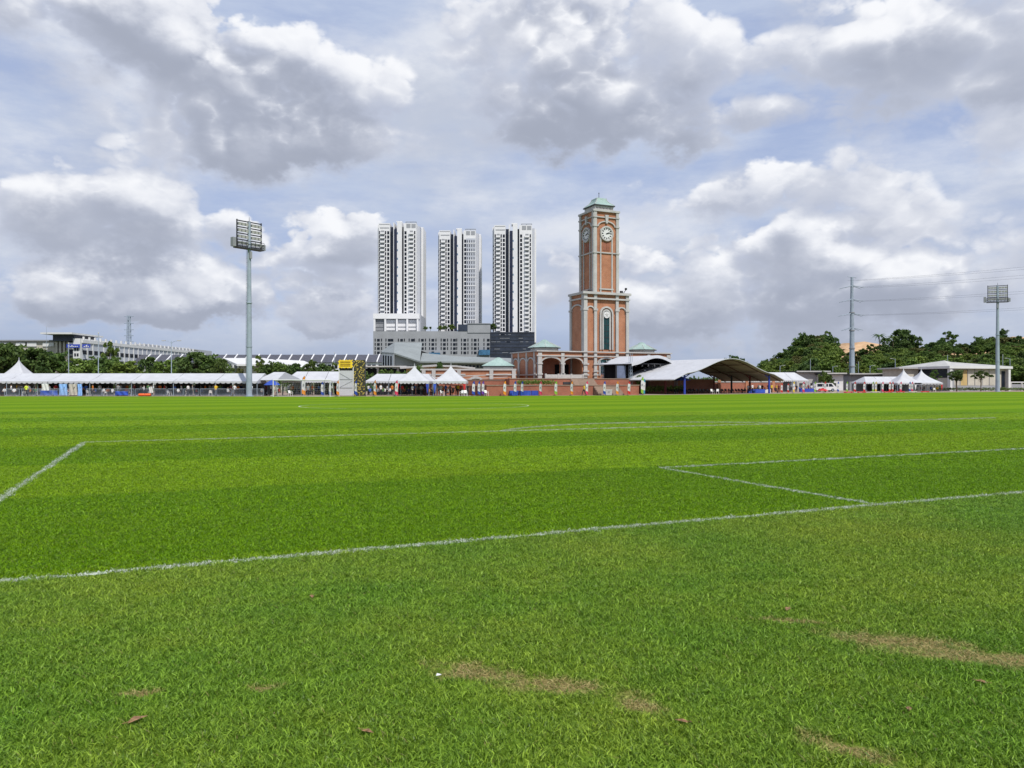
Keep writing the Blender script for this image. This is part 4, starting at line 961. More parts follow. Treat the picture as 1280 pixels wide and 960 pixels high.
MB().box(-8.9, -.6, -.9, -.7, 2.85, 3.55).build('balustrade', LG, ar)
for x in (-8.9, -6.2, -3.4, -.9): MB().box(x, x + .3, -1.0, -.6, 2.8, 3.7).build('balustrade_post', LG, ar)
for cx_, cy_ in ((-6.0, 5.2), (16.9, 5.6)):
    dr = MB().prism_z([(cx_ + 2.75 * math.cos(R(22.5 + 45 * i)), cy_ + 2.75 * math.sin(R(22.5 + 45 * i))) for i in range(8)], 8.12, 8.75).build('roof_drum', LG, ar)
    MB().prism_z([(cx_ + 3.2 * math.cos(R(22.5 + 45 * i)), cy_ + 3.2 * math.sin(R(22.5 + 45 * i))) for i in range(8)], 8.75, 8.9).build('eave', M['dark'], ar)
    rr = MB().rings([[(cx_ + r_ * math.cos(R(22.5 + 45 * i)), cy_ + r_ * math.sin(R(22.5 + 45 * i)), z) for i in range(8)] for r_, z in ((3.25, 8.9), (1.2, 9.9), (1.05, 10.0), (.5, 10.4), (.05, 10.55))]).build('pavilion_roof', M['teal'], ar)
    mb = MB()
    for i in range(8): a = R(22.5 + 45 * i); mb.tube((cx_ + 3.25 * math.cos(a), cy_ + 3.25 * math.sin(a), 8.93), (cx_ + 1.2 * math.cos(a), cy_ + 1.2 * math.sin(a), 9.93), .05, n=5)
    mb.build('roof_rib', LG, rr)

# brick annexe with round arch, at the foot of the ramp
an = thing('brick_annexe', 'low red brick annexe with pale bands and round arch beside the pagoda tents', 'building', (0, 0, 0)); Y = 140
xa, xb, zt = gx(527, Y), gx(645.5, Y), zz(463, Y)
a0, a1 = gx(586, Y), gx(603.5, Y)
mb = MB(); arch_wall(mb, xa, xb, 0, zt, a0, a1, zz(481, Y), zz(472.5, Y) - zz(481, Y), Y, Y + .6); mb.build('wall', BR, an)
mb = MB(); archivolt(mb, a0, a1, zz(481, Y), zz(472.5, Y) - zz(481, Y), .35, Y - .15, Y + .1); mb.build('arch_trim', LG, an)
MB().box(a0 - .5, a1 + .5, Y + 3, Y + 3.2, 0, zt - .3).build('doorway', M['black'], an)
MB().box(xa - .2, xb, Y - .25, Y + 14, zt, zt + .3).build('cornice', LG, an); MB().box(xa - .1, a0 - .6, Y - .2, Y - .01, zz(469, Y), zz(469, Y) + .25).box(a1 + .6, xb, Y - .2, Y - .01, zz(469, Y), zz(469, Y) + .25).build('string_course', LG, an)
for u in (527.5, 540, 571.5, 612, 640): MB().box(gx(u, Y), gx(u + 4.6, Y), Y - .34, Y - .02, 0, zt - .01).build('pilaster', LG, an)
MB().box(xa, xa + .4, Y + .6, Y + 13.5, 0, zt - .01).box(xb - .4, xb, Y + .6, Y + 13.5, 0, zt - .01).build('end_wall', BR, an)
cx_, cy_ = gx(623, 146), 146.
MB().box(cx_ - 2.75, cx_ + 2.75, cy_ - 2.7, cy_ + 2.7, zt + .3, zz(458.8, 146)).build('roof_drum', LG, an)
MB().box(cx_ - 3.05, cx_ + 3.05, cy_ - 3, cy_ + 3, zz(458.8, 146), zz(458.8, 146) + .14).build('eave', M['dark'], an)
MB().rings([[(cx_ + sx * h_, cy_ + sy * h_, zz(457.9, 146) + z) for sx, sy in ((-1, -1), (1, -1), (1, 1), (-1, 1))] for h_, z in ((3.1, .02), (1.1, 1.1), (.95, 1.2), (.3, 1.65), (.05, 1.7))]).build('pavilion_roof', M['teal'], an)
# terraces
te = thing('brick_terrace', 'stepped red brick terrace walls below the clock tower', 'terrace', O_, TH)
def wall_block(x0, x1, y0, y1, h, nm='terrace_wall'):
    MB().box(x0, x1, y0, y1, -.3, h).build(nm, M['brick2'], te); MB().box(x0 - .06, x1 + .06, y0 - .1, y0 + .5, h, h + .12).build('coping', M['paving'], te)
wall_block(-31, -4.5, -26, -14.02, 1.5); wall_block(-22, 3, -14, -.95, 2.6); wall_block(3.02, 24, -8.9, -.95, 2.6); wall_block(-36, -22.02, -12, -6, 2.35)
for i in range(5): MB().box(-13 + 0, -8.5, -26.4 - .38 * (4 - i), -26.02 - .38 * (4 - i) + .36, -.3, .28 * (i + 1)).build('step', M['paving'], te)
for i in range(4): MB().box(-11, -6.5, -15.2 - .35 * (3 - i), -14.85 - .35 * (3 - i), 1.5, 1.5 + .27 * (i + 1)).build('step', M['paving'], te)
MB().tube((-36, -12.4, 2.7), (-22.5, -14.3, 3.4), .07, n=6).tube((-36, -12.4, 2.2), (-22.5, -14.3, 2.9), .05, n=6).build('handrail', M['lgrey'], te)
MB().box(-12, -8.5, -14.2, -14.02, 1.7, 2.1).build('wall_vent', M['dark'], te)
bw_ = thing('boundary_wall', 'red brick boundary wall seen under the big curved canopy', 'wall', (36, 157, 0), R(22))
MB().box(-8, 24, 0, .5, 0, 2.1).build('wall', M['brick2'], bw_); MB().box(-8.1, 24.1, -.1, .6, 2.1, 2.3).build('coping', LG, bw_)
for x in (-7, 0, 7, 14, 21): MB().box(x, x + .7, -.2, -.01, 0, 2.6).build('pier', BR, bw_)
def leaves(name, label, cat, spots, rad, n, size, lm, group=None, seed=3):
    r = random.Random(seed); mb = MB(); rn = []
    for p in spots: leaf_cloud(mb, rn, r, p, rad, n, size, .8)
    me = mb.mesh('foliage', lm); a_ = me.attributes.new('rnd', 'FLOAT', 'POINT'); a_.data.foreach_set('value', rn)
    c = Vector(spots[len(spots) // 2]); o = thing(name, label, cat, (0, 0, 0), 0, group); link('foliage', me, o); return o
leaves('planter_hedge', 'green planter hedge on the brick terrace', 'hedge', [loc2w(-21 + .35 * i, -15.6, 2.05) for i in range(19)], .55, 70, .12, LEAF[2])
leaves('shrub_row', 'yellow green shrubs under the curved canopy edge', 'shrubs', [(gx(806 + 3.3 * i, 137.6), 137.6 + .12 * i + rng.uniform(-.4, .4), .9) for i in range(16)], .8, 60, .16, LEAF[2])
leaves('shrub_row', 'green shrubs along the boundary wall top behind the canopy', 'shrubs', [(40 + .7 * i, 162 + .28 * i, 2.7) for i in range(18)], .7, 60, .16, LEAF[1], seed=6)
leaves('potted_palm_bush', 'spiky green plant beside the stage truss', 'plant', [tuple(loc2w(2.6, -14.6, 2.6)), tuple(loc2w(3.1, -14.6, 3.0)), tuple(loc2w(2.9, -14.6, 2.1))], .5, 60, .2, LEAF[1], seed=8)
leaves('hedge', 'low dark hedge in front of the white hall at the photo edge', 'hedge', [(gx(1168 + 2.3 * i, 186), 186, .55) for i in range(52)], .55, 40, .14, LEAF[1], seed=12)
leaves('hedge', 'dark hedge behind the long white marquee', 'hedge', [(-100 + 1.3 * i, 127 + rng.uniform(-.5, .5), rng.uniform(.5, 2.2)) for i in range(62)] , 1.1, 45, .22, LEAF[0], seed=13)

# ================================================================ curved canopies
def canopy(name, lb, A, ang, W, D, ze, za, ovs, ovb, post_cols, lining, nposts, cat='canopy'):
    """barrel canopy with flared edges; A is the near post, x across the arch, y along the barrel"""
    o = thing(name, lb, cat, (A[0], A[1], 0), ang)
    def zf(s): return ze + (za - ze) * (.5 + .5 * math.cos(2 * math.pi * (s - .5))) ** .85 if 0 <= s <= 1 else ze - (abs(s - .5) - .5) * W * .34
    n = 28; s0, s1 = -ovs / W, 1 + ovs / W
    def sheet(off, y0, y1): return [[(W * (s0 + (s1 - s0) * i / n), y0 + (y1 - y0) * j / 4, zf(s0 + (s1 - s0) * i / n) + off + .25 * ((j - 2) / 2) ** 2 * 0) for i in range(n + 1)] for j in range(5)]
    MB().slab(sheet(0, -ovb, D + ovb), .1).build('roof', M['cloth'], o, smooth=False)
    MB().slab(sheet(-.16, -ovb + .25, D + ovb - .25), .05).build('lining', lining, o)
    for j in range(4):
        y = D * j / 3; MB().path([(W * (s0 + (s1 - s0) * i / n), y, zf(s0 + (s1 - s0) * i / n) - .34) for i in range(n + 1)], .09, 5).build('rib', M['brown'], o)
    for f in (.15, .32, .68, .85): MB().box(W * f - .06, W * f + .06, 0, D, zf(f) - .5, zf(f) - .38).build('purlin', M['brown'], o)
    for j in range(nposts):
        y = D * j / (nposts - 1)
        for x, c in ((0, post_cols[j % len(post_cols)]), (W, post_cols[(j) % len(post_cols)])):
            MB().tube((x, y, 0), (x, y, ze - .3), .2, .17, 8).tube((x, y, ze - .9), (x + (1.3 if x == 0 else -1.3), y, zf(1.3 / W) - .4), .09, n=6).build('post', c, o)
    return o
big = canopy('curved_canopy', 'big white curved barrel canopy on coloured posts beside the field', (29.5, 132), R(36.2), 23.7, 13., 3.75, 6.35, 3.6, .9, (M['blue'], M['maroon'], M['dark'], M['maroon']), M['cloth2'], 4)
stg = thing('stage', 'covered concert stage with white curved roof on steel trusses before the tower', 'stage', (21.2, 138, 0), R(39))
def stage():
    W, D, ze, za = 12.6, 7., 5.6, 7.0; n = 20
    def zf(s): return ze + (za - ze) * (.5 + .5 * math.cos(2 * math.pi * (max(0, min(1, s)) - .5))) ** .8 - max(0, -s, s - 1) * W * .3
    gr_ = lambda off, y0, y1: [[(W * (-.05 + 1.1 * i / n), y0 + (y1 - y0) * j / 3, zf(-.05 + 1.1 * i / n) + off) for i in range(n + 1)] for j in range(4)]
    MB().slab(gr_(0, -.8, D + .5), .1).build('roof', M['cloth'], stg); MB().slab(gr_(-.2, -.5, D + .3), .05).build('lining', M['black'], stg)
    MB().slab([[(W * (-.05 + 1.1 * i / n), -.82 - .05 * j, zf(-.05 + 1.1 * i / n) + .02 - .5 * j) for i in range(n + 1)] for j in range(2)], .04).build('fascia', M['cloth'], stg)
    for x, y in ((0, 0), (W, 0), (0, D), (W, D)):
        t = MB()
        for dx, dy in ((-.2, -.2), (.2, -.2), (.2, .2), (-.2, .2)): t.tube((x + dx, y + dy, 0), (x + dx, y + dy, ze + (1.6 if y == 0 and x == 0 else .3)), .04, n=5)
        for i in range(9):
            z = .3 + .62 * i; t.tube((x - .2, y - .2, z), (x + .2, y - .2, z + .5), .03, n=4).tube((x + .2, y - .2, z), (x + .2, y + .2, z + .5), .03, n=4).tube((x - .2, y - .2, z), (x - .2, y + .2, z + .5), .03, n=4)
        t.build('truss_column', M['steel'], stg)
    MB().box(.3, W - .3, .4, D, 0, 2.6).build('platform', M['brick2'], stg)
    MB().box(.3, W - .3, D - .3, D - .1, 2.6, 5.9).build('backdrop', M['black'], stg); MB().box(W - .4, W - .25, .6, D, 2.6, 5.6).build('side_drape', M['black'], stg)
    MB().box(.25, .4, 3.2, D, 2.6, 5.4).build('side_drape', M['black'], stg)
    MB().tube((.2, -.1, ze - .15), (W - .2, -.1, ze - .15), .12, n=6).build('lighting_bar', M['dark'], stg)
    for i in range(7): MB().tube((1 + 1.7 * i, -.2, ze - .3), (1 + 1.7 * i, -.35, ze - .65), .13, .17, 8).build('stage_light', M['dark'], stg)
    for x in (3.6, 8.2): MB().box(x, x + .5, 3, 3.4, 2.6, 4.9).build('speaker_stack', M['black'], stg)
    MB().tube((6.0, 2, 2.6), (6.0, 2, 4.4), .28, .22, 8).build('white_column', M['white'], stg)
stage()
sc_ = thing('stage_screen', 'upright grey blue video screen at the side of the stage', 'screen', tuple(loc2w(-.6, -12.9, 2.6)), TH)
MB().box(-.1, 1.9, -.1, .3, .1, 2.5).build('frame', M['dark'], sc_); MB().box(0, 1.8, -.13, -.105, .2, 2.4).build('panel', mat('screen_panel', (.14, .17, .26), .3, .2), sc_); MB().box(.2, .5, 0, .3, -.1, .1).box(1.3, 1.6, 0, .3, -.1, .1).build('foot', M['dark'], sc_)
sp = thing('loudspeaker_stack', 'black loudspeaker stack beside the video screen on the terrace', 'loudspeaker', tuple(loc2w(1.55, -12.6, 2.6)), TH)
for z in (.0, .75, 1.5): MB().bevbox(0, .9, -.1, .6, z, z + .72, .05).build('cabinet', M['black'], sp)

# ================================================================ tents
def scallop(mb, p0, p1, zt, drop, n):
    p0, p1 = Vector(p0), Vector(p1)
    for i in range(n):
        a, b_ = p0.lerp(p1, i / n), p0.lerp(p1, (i + 1) / n); m_ = (a + b_) / 2
        q1, q2 = p0.lerp(p1, (i + .25) / n), p0.lerp(p1, (i + .75) / n)
        mb.face([(a.x, a.y, zt), (b_.x, b_.y, zt), (b_.x, b_.y, zt - drop * .55), (q2.x, q2.y, zt - drop * .95), (m_.x, m_.y, zt - drop), (q1.x, q1.y, zt - drop * .95), (a.x, a.y, zt - drop * .55)])
def marquee(lb, x0, y0, ang, bays, bl, D, ze, zr, wall=True, hip=True):
    o = thing('marquee', lb, 'marquee', (x0, y0, 0), ang, 'white marquees round the field'); L = bays * bl
    r = random.Random(int(x0 * 3) + 50)
    for i in range(bays):
        a, b_ = i * bl + .03, (i + 1) * bl - .03; sag = .1
        ra = a + (1.4 if hip and i == 0 else 0); rb_ = b_ - (1.4 if hip and i == bays - 1 else 0)
        nx, ny = 6, 5; G1 = []; G2 = []
        for j in range(ny):
            f = j / (ny - 1); rowf = []; rowb = []
            for k in range(nx):
                t = k / (nx - 1); x = (a + (b_ - a) * t) * (1 - f) + (ra + (rb_ - ra) * t) * f
                z = ze + (zr - ze) * f - sag * math.sin(math.pi * f) * (.6 + .5 * math.sin(math.pi * t)) + r.uniform(-.02, .02) * (0 < j < ny - 1)
                rowf.append((x, D / 2 * f, z)); rowb.append((x, D - D / 2 * f, z))
            G1.append(rowf); G2.append(rowb[::-1])
        MB().slab(G1, .03).build('roof_panel', M['cloth'], o); MB().slab(G2, .03).build('roof_panel', M['cloth'], o)
        v_ = MB(); scallop(v_, (a, -.04, 0), (b_, -.04, 0), ze, .34, 8); v_.build('valance', M['cloth'], o)
        if wall: MB().box(a + .2, b_ - .2, D - .03, D + .02, .05, ze - .1).build('shade_back_wall', M['dark'] if i % 3 else M['midgrey'], o)  # dark cloth added to deepen the shade inside the tent
    for i in range(bays + 1):
        for y in (.05, D - .05): MB().tube((min(max(i * bl, .05), L - .05), y, 0), (min(max(i * bl, .05), L - .05), y, ze - .02), .045, n=6).build('leg', M['steel'], o)
    for x, s_ in ((0, 1), (L, -1)):
        rx = x + (1.4 * s_ if hip else .04 * s_)
        MB().face([(x, 0, ze), (x, D, ze), (rx, D / 2, zr)]).build('gable', M['cloth'], o)
        v_ = MB(); scallop(v_, (x, 0, 0), (x, D, 0), ze, .34, 6); v_.build('valance', M['cloth'], o)
    return o
def pagoda(lb, px, Y, ptop, w_, ze, drape=None, ang=0, ex=1.38):
    o = thing('pagoda_tent', lb, 'tent', (gx(px, Y), Y + w_ / 2, 0), ang, 'peaked white pagoda tents'); h = w_ / 2; zt = zz(ptop, Y + h)
    rows = []
    for i in range(12):
        f = i / 11; rad = h * ((1 - f) ** ex * .985 + .015); z = ze + (zt - ze) * f
        k = 6; ring = []
        for (ax, ay), (bx, by) in zip(((-1, -1), (1, -1), (1, 1), (-1, 1)), ((1, -1), (1, 1), (-1, 1), (-1, -1))):
            for j in range(k):
                t = j / k; pin = 1 - .05 * math.sin(math.pi * t) * f; ring.append((rad * (ax + (bx - ax) * t) * pin, rad * (ay + (by - ay) * t) * pin, z))
        rows.append(ring)
    MB().rings(rows, cap=False).build('roof', M['cloth'], o, smooth=True)
    MB().tube((0, 0, zt - .1), (0, 0, zt + .35), .05, .04, 6).build('peak_cap', M['cloth'], o)
    for (ax, ay), (bx, by) in zip(((-1, -1), (1, -1), (1, 1), (-1, 1)), ((1, -1), (1, 1), (-1, 1), (-1, -1))):
        v_ = MB(); scallop(v_, (ax * h, ay * h, 0), (bx * h, by * h, 0), ze + .02, .4, 9); v_.build('valance', M['cloth'], o)
        MB().tube((ax * (h - .06), ay * (h - .06), 0), (ax * (h - .06), ay * (h - .06), ze), .05, n=6).build('leg', M['steel'], o)
    if drape:
        for sx, c in ((-1, drape[0]), (1, drape[1])):
            MB().slab([[(sx * (h - .02), -h + .02, ze - .35), (sx * (h - .5), -h + .05, ze - .35)], [(sx * (h - .02), -h + .02, .3), (sx * (h - .28), -h + .02, .3)]], .02).build('corner_drape', c, o)
    return o
L0 = gx(-44, 113.5)
marquee('long white marquee with open front behind the barriers', L0, 113.5, R(-1.2), 7, (gx(320, 112) - L0) / 7, 7, 2.15, 3.35, hip=False)
pagoda('peaked white pagoda tent showing above the long marquee', 14, 123, 449.5, 3.9, 2.9)
marquee('white marquee with peaked middle behind the goal frame', gx(353, 118), 118, R(1), 3, 3.2, 6, 2.25, 3.7)
marquee('plain white marquee beside the patterned gate panel', gx(456, 119), 119, R(1.5), 3, (gx(545, 119) - gx(456, 119)) / 3, 6, 2.2, 3.35, hip=True)
pagoda('white pagoda tent with red corner drape nearest the plain marquee', 515.5, 112.5, 457.3, 4.9, 2.15, (M['red'], M['blue']))
pagoda('white pagoda tent with blue and red corner drapes beside the annexe arch', 562, 112.8, 457, 4.9, 2.15, (M['bluecloth'], M['red']))
marquee('white marquee partly hidden behind the big curved canopy', gx(925, 166), 164, R(16), 4, 4.1, 6, 2.6, 4.3)
marquee('white marquee at the far side of the field beside two pagodas', gx(1082, 175), 175, R(6), 4, 3.7, 6, 2.1, 3.45)
pagoda('white pagoda tent at the far side, joined to the marquee', 1137, 172.5, 461, 5.4, 2.0, None, 0, 1.75)
pagoda('last white pagoda tent at the far side with red corner strut', 1161, 172.5, 462, 6.4, 2.0, (M['white'], M['red']), 0, 1.75)
# dark gazebo
gz = thing('gazebo', 'small gazebo with grey gable roof and blue umbrella by the goal', 'gazebo', (gx(321, 114), 114, 0))
MB().slab([[(0, 0, 2.35), (3.2, -.6, 2.35)], [(1.6, 3, 3.55), (3.3, 3.0, 3.55)]], .04).build('roof', M['cloth'], gz)
MB().face([(3.2, -.6, 2.35), (6.0, 2.4, 2.2), (3.3, 3.0, 3.55)]).face([(6.0, 2.4, 2.2), (5.4, 5.6, 2.3), (3.3, 3.0, 3.55)]).face([(5.4, 5.6, 2.3), (0, 4.5, 2.35), (1.6, 3.0, 3.55), (3.3, 3.0, 3.55)]).build('roof', M['midgrey'], gz)
for p in ((0.05, .05), (3.15, -.5), (5.9, 2.4), (5.3, 5.5), (.1, 4.4)): MB().tube((p[0], p[1], 0), (p[0], p[1], 2.35), .045, n=6).build('leg', M['steel'], gz)
def umbrella(lb, X, Y, h, r_, c):
    o = thing('umbrella', lb, 'umbrella', (X, Y, 0), rng.uniform(0, 1), 'blue umbrellas'); n = 8
    MB().rings([[(r_ * f * math.cos(2 * math.pi * i / n), r_ * f * math.sin(2 * math.pi * i / n), h - .75 * f ** 1.4) for i in range(n)] for f in (1, .8, .55, .3, .03)], cap=False).build('canopy', c, o)
    MB().tube((0, 0, 0), (0, 0, h + .1), .03, n=6).build('pole', M['steel'], o); MB().tube((0, 0, 0), (0, 0, .12), .3, .2, 10).build('base', M['midgrey'], o)
umbrella('blue umbrella under the grey gabled gazebo', gx(339, 113), 113.4, 2.35, 1.2, M['bluecloth'])
umbrella('blue umbrella under the curved canopy, closer to the stage', gx(833, 139), 139, 3.25, 1.9, M['bluecloth'])
umbrella('blue umbrella under the curved canopy, beside the front blue post', gx(851, 141), 141, 3.15, 1.8, M['bluecloth'])

# ================================================================ entrance gate tower and banners
Y = 111.; k = Y / F
gt = thing('banner_gate', 'white banner panel tower topped by a yellow star edged sign', 'gate', (gx(424, Y), Y, 0))
MB().box(0, 17 * k, 0, .35, .1, zz(463.5, Y)).build('panel', M['cloth'], gt)
for x in (-.06, 17 * k): MB().box(x, x + .12, -.06, .42, 0, zz(459, Y)).build('post', M['white'], gt)
for py in (474.5, 485): MB().box(0.06, 17 * k, -.05, -.002, zz(py, Y), zz(py, Y) + .07).build('rail', M['grey'], gt)
MB().path([(.1, -.04, 3.3), (1.5, -.04, 2.5)], .02, 4).path([(.1, -.04, 1.3), (1.9, -.04, 2.2)], .02, 4).build('brace', M['grey'], gt)
MB().box(.1, 16.8 * k, .02, .3, zz(463.2, Y), zz(460, Y)).build('sign_beam', M['dark'], gt)
rg = []; W_, H_ = 17.8 * k, 10.2 * k; n = 28
cx_, cz_ = 8.3 * k, zz(455, Y)
per = []
for i in range(9): per.append((-W_ / 2 + W_ * i / 9, H_ / 2))
for i in range(5): per.append((W_ / 2, H_ / 2 - H_ * i / 5))
for i in range(9): per.append((W_ / 2 - W_ * i / 9, -H_ / 2))
for i in range(5): per.append((-W_ / 2, -H_ / 2 + H_ * i / 5))
ring = []
for i, (x, z) in enumerate(per): kk = 1.06 if i % 2 else .88; ring.append((cx_ + x * kk, cz_ + z * kk))
sg = MB().prism_y(ring[::-1], -.25, -.06).build('sign_board', M['yellow'], gt)
olive = mat('brown_letter_paint', (.22, .13, .01), .7, .2); r = random.Random(2)
for row, (zz0, hh) in enumerate(((.26, .2), (-.05, .16), (-.28, .14))):
    x = -.72
    while x < .66:
        wl = r.uniform(.07, .15); MB().box(cx_ + x, cx_ + x + wl, -.28, -.252, cz_ + zz0 - hh / 2, cz_ + zz0 + hh / 2).build('letter', olive, sg); x += wl + .045
pp = thing('patterned_panel', 'tall dark panel dotted with yellow beside the white banner panel', 'panel', (gx(441.8, Y), Y + .1, 0))
dm = bpy.data.materials.new('leopard_dots'); dm.use_nodes = True; q = G(dm.node_tree); b = q.n['Principled BSDF']
ob = q.n.new('ShaderNodeTexCoord').outputs['Object']; vo = q.n.new('ShaderNodeTexVoronoi'); vo.inputs['Scale'].default_value = 4.6; q.l.new(ob, vo.inputs['Vector'])
q.l.new(q.mix(q.step(q.add(vo.outputs['Distance'], q.mul(q.sub(q.noise(ob, 9., 3), .5), .35)), .30, .42), (.48, .37, .07), (.03, .03, .018)), b.inputs['Base Color']); b.inputs['Roughness'].default_value = .8
MB().box(0, 14 * k, 0, .5, .05, zz(450, Y)).build('board', dm, pp)
MB().box(-.05, 0, -.03, .5, 0, zz(449.6, Y)).box(14 * k, 14 * k + .05, -.03, .5, 0, zz(449.6, Y)).build('frame', M['dark'], pp)

FC = dict(pink=(.75, .06, .16), orange=(.85, .35, .03), green=(.30, .55, .05), blue=(.03, .09, .45), red=(.65, .04, .03), purple=(.18, .06, .40), yellow=(.8, .6, .05), teal=(.05, .35, .5))
FM = {}
def flag_mat(c):
    if c not in FM:
        m = bpy.data.materials.new(c + '_banner'); m.use_nodes = True; q = G(m.node_tree); b = q.n['Principled BSDF']
        ob = q.n.new('ShaderNodeTexCoord').outputs['Object']; s = q.sep(ob)
        e = q.add(q.add(s[2], q.mul(s[0], .5)), q.mul(q.sub(q.noise(ob, 2.5, 2), .5), .3))
        f = q.mul(q.step(e, .78, .84), q.step(e, 1.95, 2.05, 1., 0.))
        q.l.new(q.mix(f, FC[c], (.78, .78, .78)), b.inputs['Base Color']); b.inputs['Roughness'].default_value = .75
        tr = q.n.new('ShaderNodeBsdfTranslucent'); q.l.new(q.mix(f, FC[c], (.78, .78, .78)), tr.inputs[0])
        mx = q.n.new('ShaderNodeMixShader'); mx.inputs[0].default_value = .3; q.l.new(b.outputs[0], mx.inputs[1]); q.l.new(tr.outputs[0], mx.inputs[2]); q.l.new(mx.outputs[0], q.n['Material Output'].inputs[0])
        FM[c] = m
    return FM[c]
def flag_geo():
    """curved feather shape: pole bowed at the head, sail of fabric with a slight belly"""
    P_ = [(0, 0), (0, .6), (.0, 1.2), (.03, 1.7), (.10, 2.02), (.22, 2.25), (.36, 2.36)]
    pole = MB().path([(x, 0, z) for x, z in P_], .018, 5).tube((0, 0, 0), (0, 0, .06), .2, .15, 8)
    gl = []; n = 12
    for i in range(n + 1):
        f = i / n; z = .35 + 2.0 * f
        zz_ = [p for p in P_]
        x0 = 0
        for (ax, az_), (bx, bz) in zip(P_, P_[1:]):
            if az_ <= z <= bz: x0 = ax + (bx - ax) * (z - az_) / (bz - az_)
        wd = .46 * (1 - .22 * f) if f < .7 else .46 * .846 * max(.06, 1 - ((f - .7) / .3) ** 2 * .95)
        gl.append([(x0 + wd * t, .09 * math.sin(2.6 * t + 3 * f) * t, z - .25 * t * (1 - f)) for t in (0, .25, .5, .75, 1)])
    sail = MB().slab(gl, .004)
    em = MB().prism_y([(.21 + .085 * math.cos(R(30 * i)), 1.32 + .15 * math.sin(R(30 * i))) for i in range(12)], -.03, .0)
    return pole.mesh('pole', M['dark']), sail, em.mesh('emblem', M['midgrey'])
FP, FS, FE = flag_geo(); FSM = {}
def flag(px, Y, c, lb, grp, h=2.36, flip=False, rz=0):
    if c not in FSM: FSM[c] = FS.mesh('banner', flag_mat(c))
    s_ = h / 2.36
    o = thing('feather_flag', lb, 'flag', (gx(px, Y), Y, 0), rz + rng.uniform(-.3, .3), grp); o.scale = (s_ * (-1 if flip else 1) * rng.uniform(.95, 1.1), s_, s_)
    link('pole', FP, o); link('banner', FSM[c], o); e = link('emblem', FE, o); e.location.y = -.02
TER = [(590, 'blue'), (597, 'blue'), (602, 'purple'), (629, 'orange'), (642, 'blue'), (651, 'blue'), (674, 'pink'), (693, 'green'), (713, 'orange'), (732, 'pink'), (754, 'blue'), (770, 'orange'), (784.5, 'red')]
for i, (u, c) in enumerate(TER): flag(u, 113.2 + max(0, u - 640) * .045, c, '%s and white feather flag, %s from the pagoda tents along the brick terrace' % (c, ORD[i]), 'feather flags along the terrace', 2.2)
flag(801, 124, 'green', 'green and blue feather flag leaning beside the curved canopy', 'feather flags by the canopy', 2.9, rz=.5); flag(803.5, 125.2, 'teal', 'teal feather flag just behind the green one by the canopy', 'feather flags by the canopy', 2.6, rz=.4)
for u, c, h_, lb in ((377, 'orange', 2.9, 'orange and white feather flag in front of the goal mouth'), (401, 'blue', 2.1, 'blue feather flag inside the goal by its far post'), (411, 'blue', 2.05, 'blue arched feather flag just outside the goal post'), (420.5, 'orange', 2.3, 'orange feather flag touching the white banner panel'), (443, 'blue', 2.3, 'blue feather flag in front of the dotted panel'), (467, 'orange', 2.35, 'orange feather flag in front of the plain marquee'), (493.5, 'pink', 2.3, 'pink feather flag beside the red corner drape')):
    flag(u, 109.6, c, lb, 'feather flags by the goal and tents', h_)
RT = [(976, 'red', 148), (984, 'red', 149), (991, 'yellow', 150), (1003, 'pink', 151), (1017.5, 'green', 152), (1030, 'red', 153), (1046.5, 'blue', 154), (1057.5, 'green', 155), (1067, 'red', 156), (1079, 'red', 157), (1090, 'green', 158), (1093.5, 'yellow', 159), (1102, 'pink', 160), (1111, 'red', 161), (1114.5, 'red', 161.5), (1124.5, 'pink', 162), (1136, 'blue', 163), (1139, 'pink', 163.3)]
for i, (u, c, yy) in enumerate(RT): flag(u, yy - 2.0, c, '%s and white feather flag, %s from the curved canopy along the far touchline' % (c, ORD[i]), 'feather flags along the far touchline', 2.25 if i > 1 else 1.9)

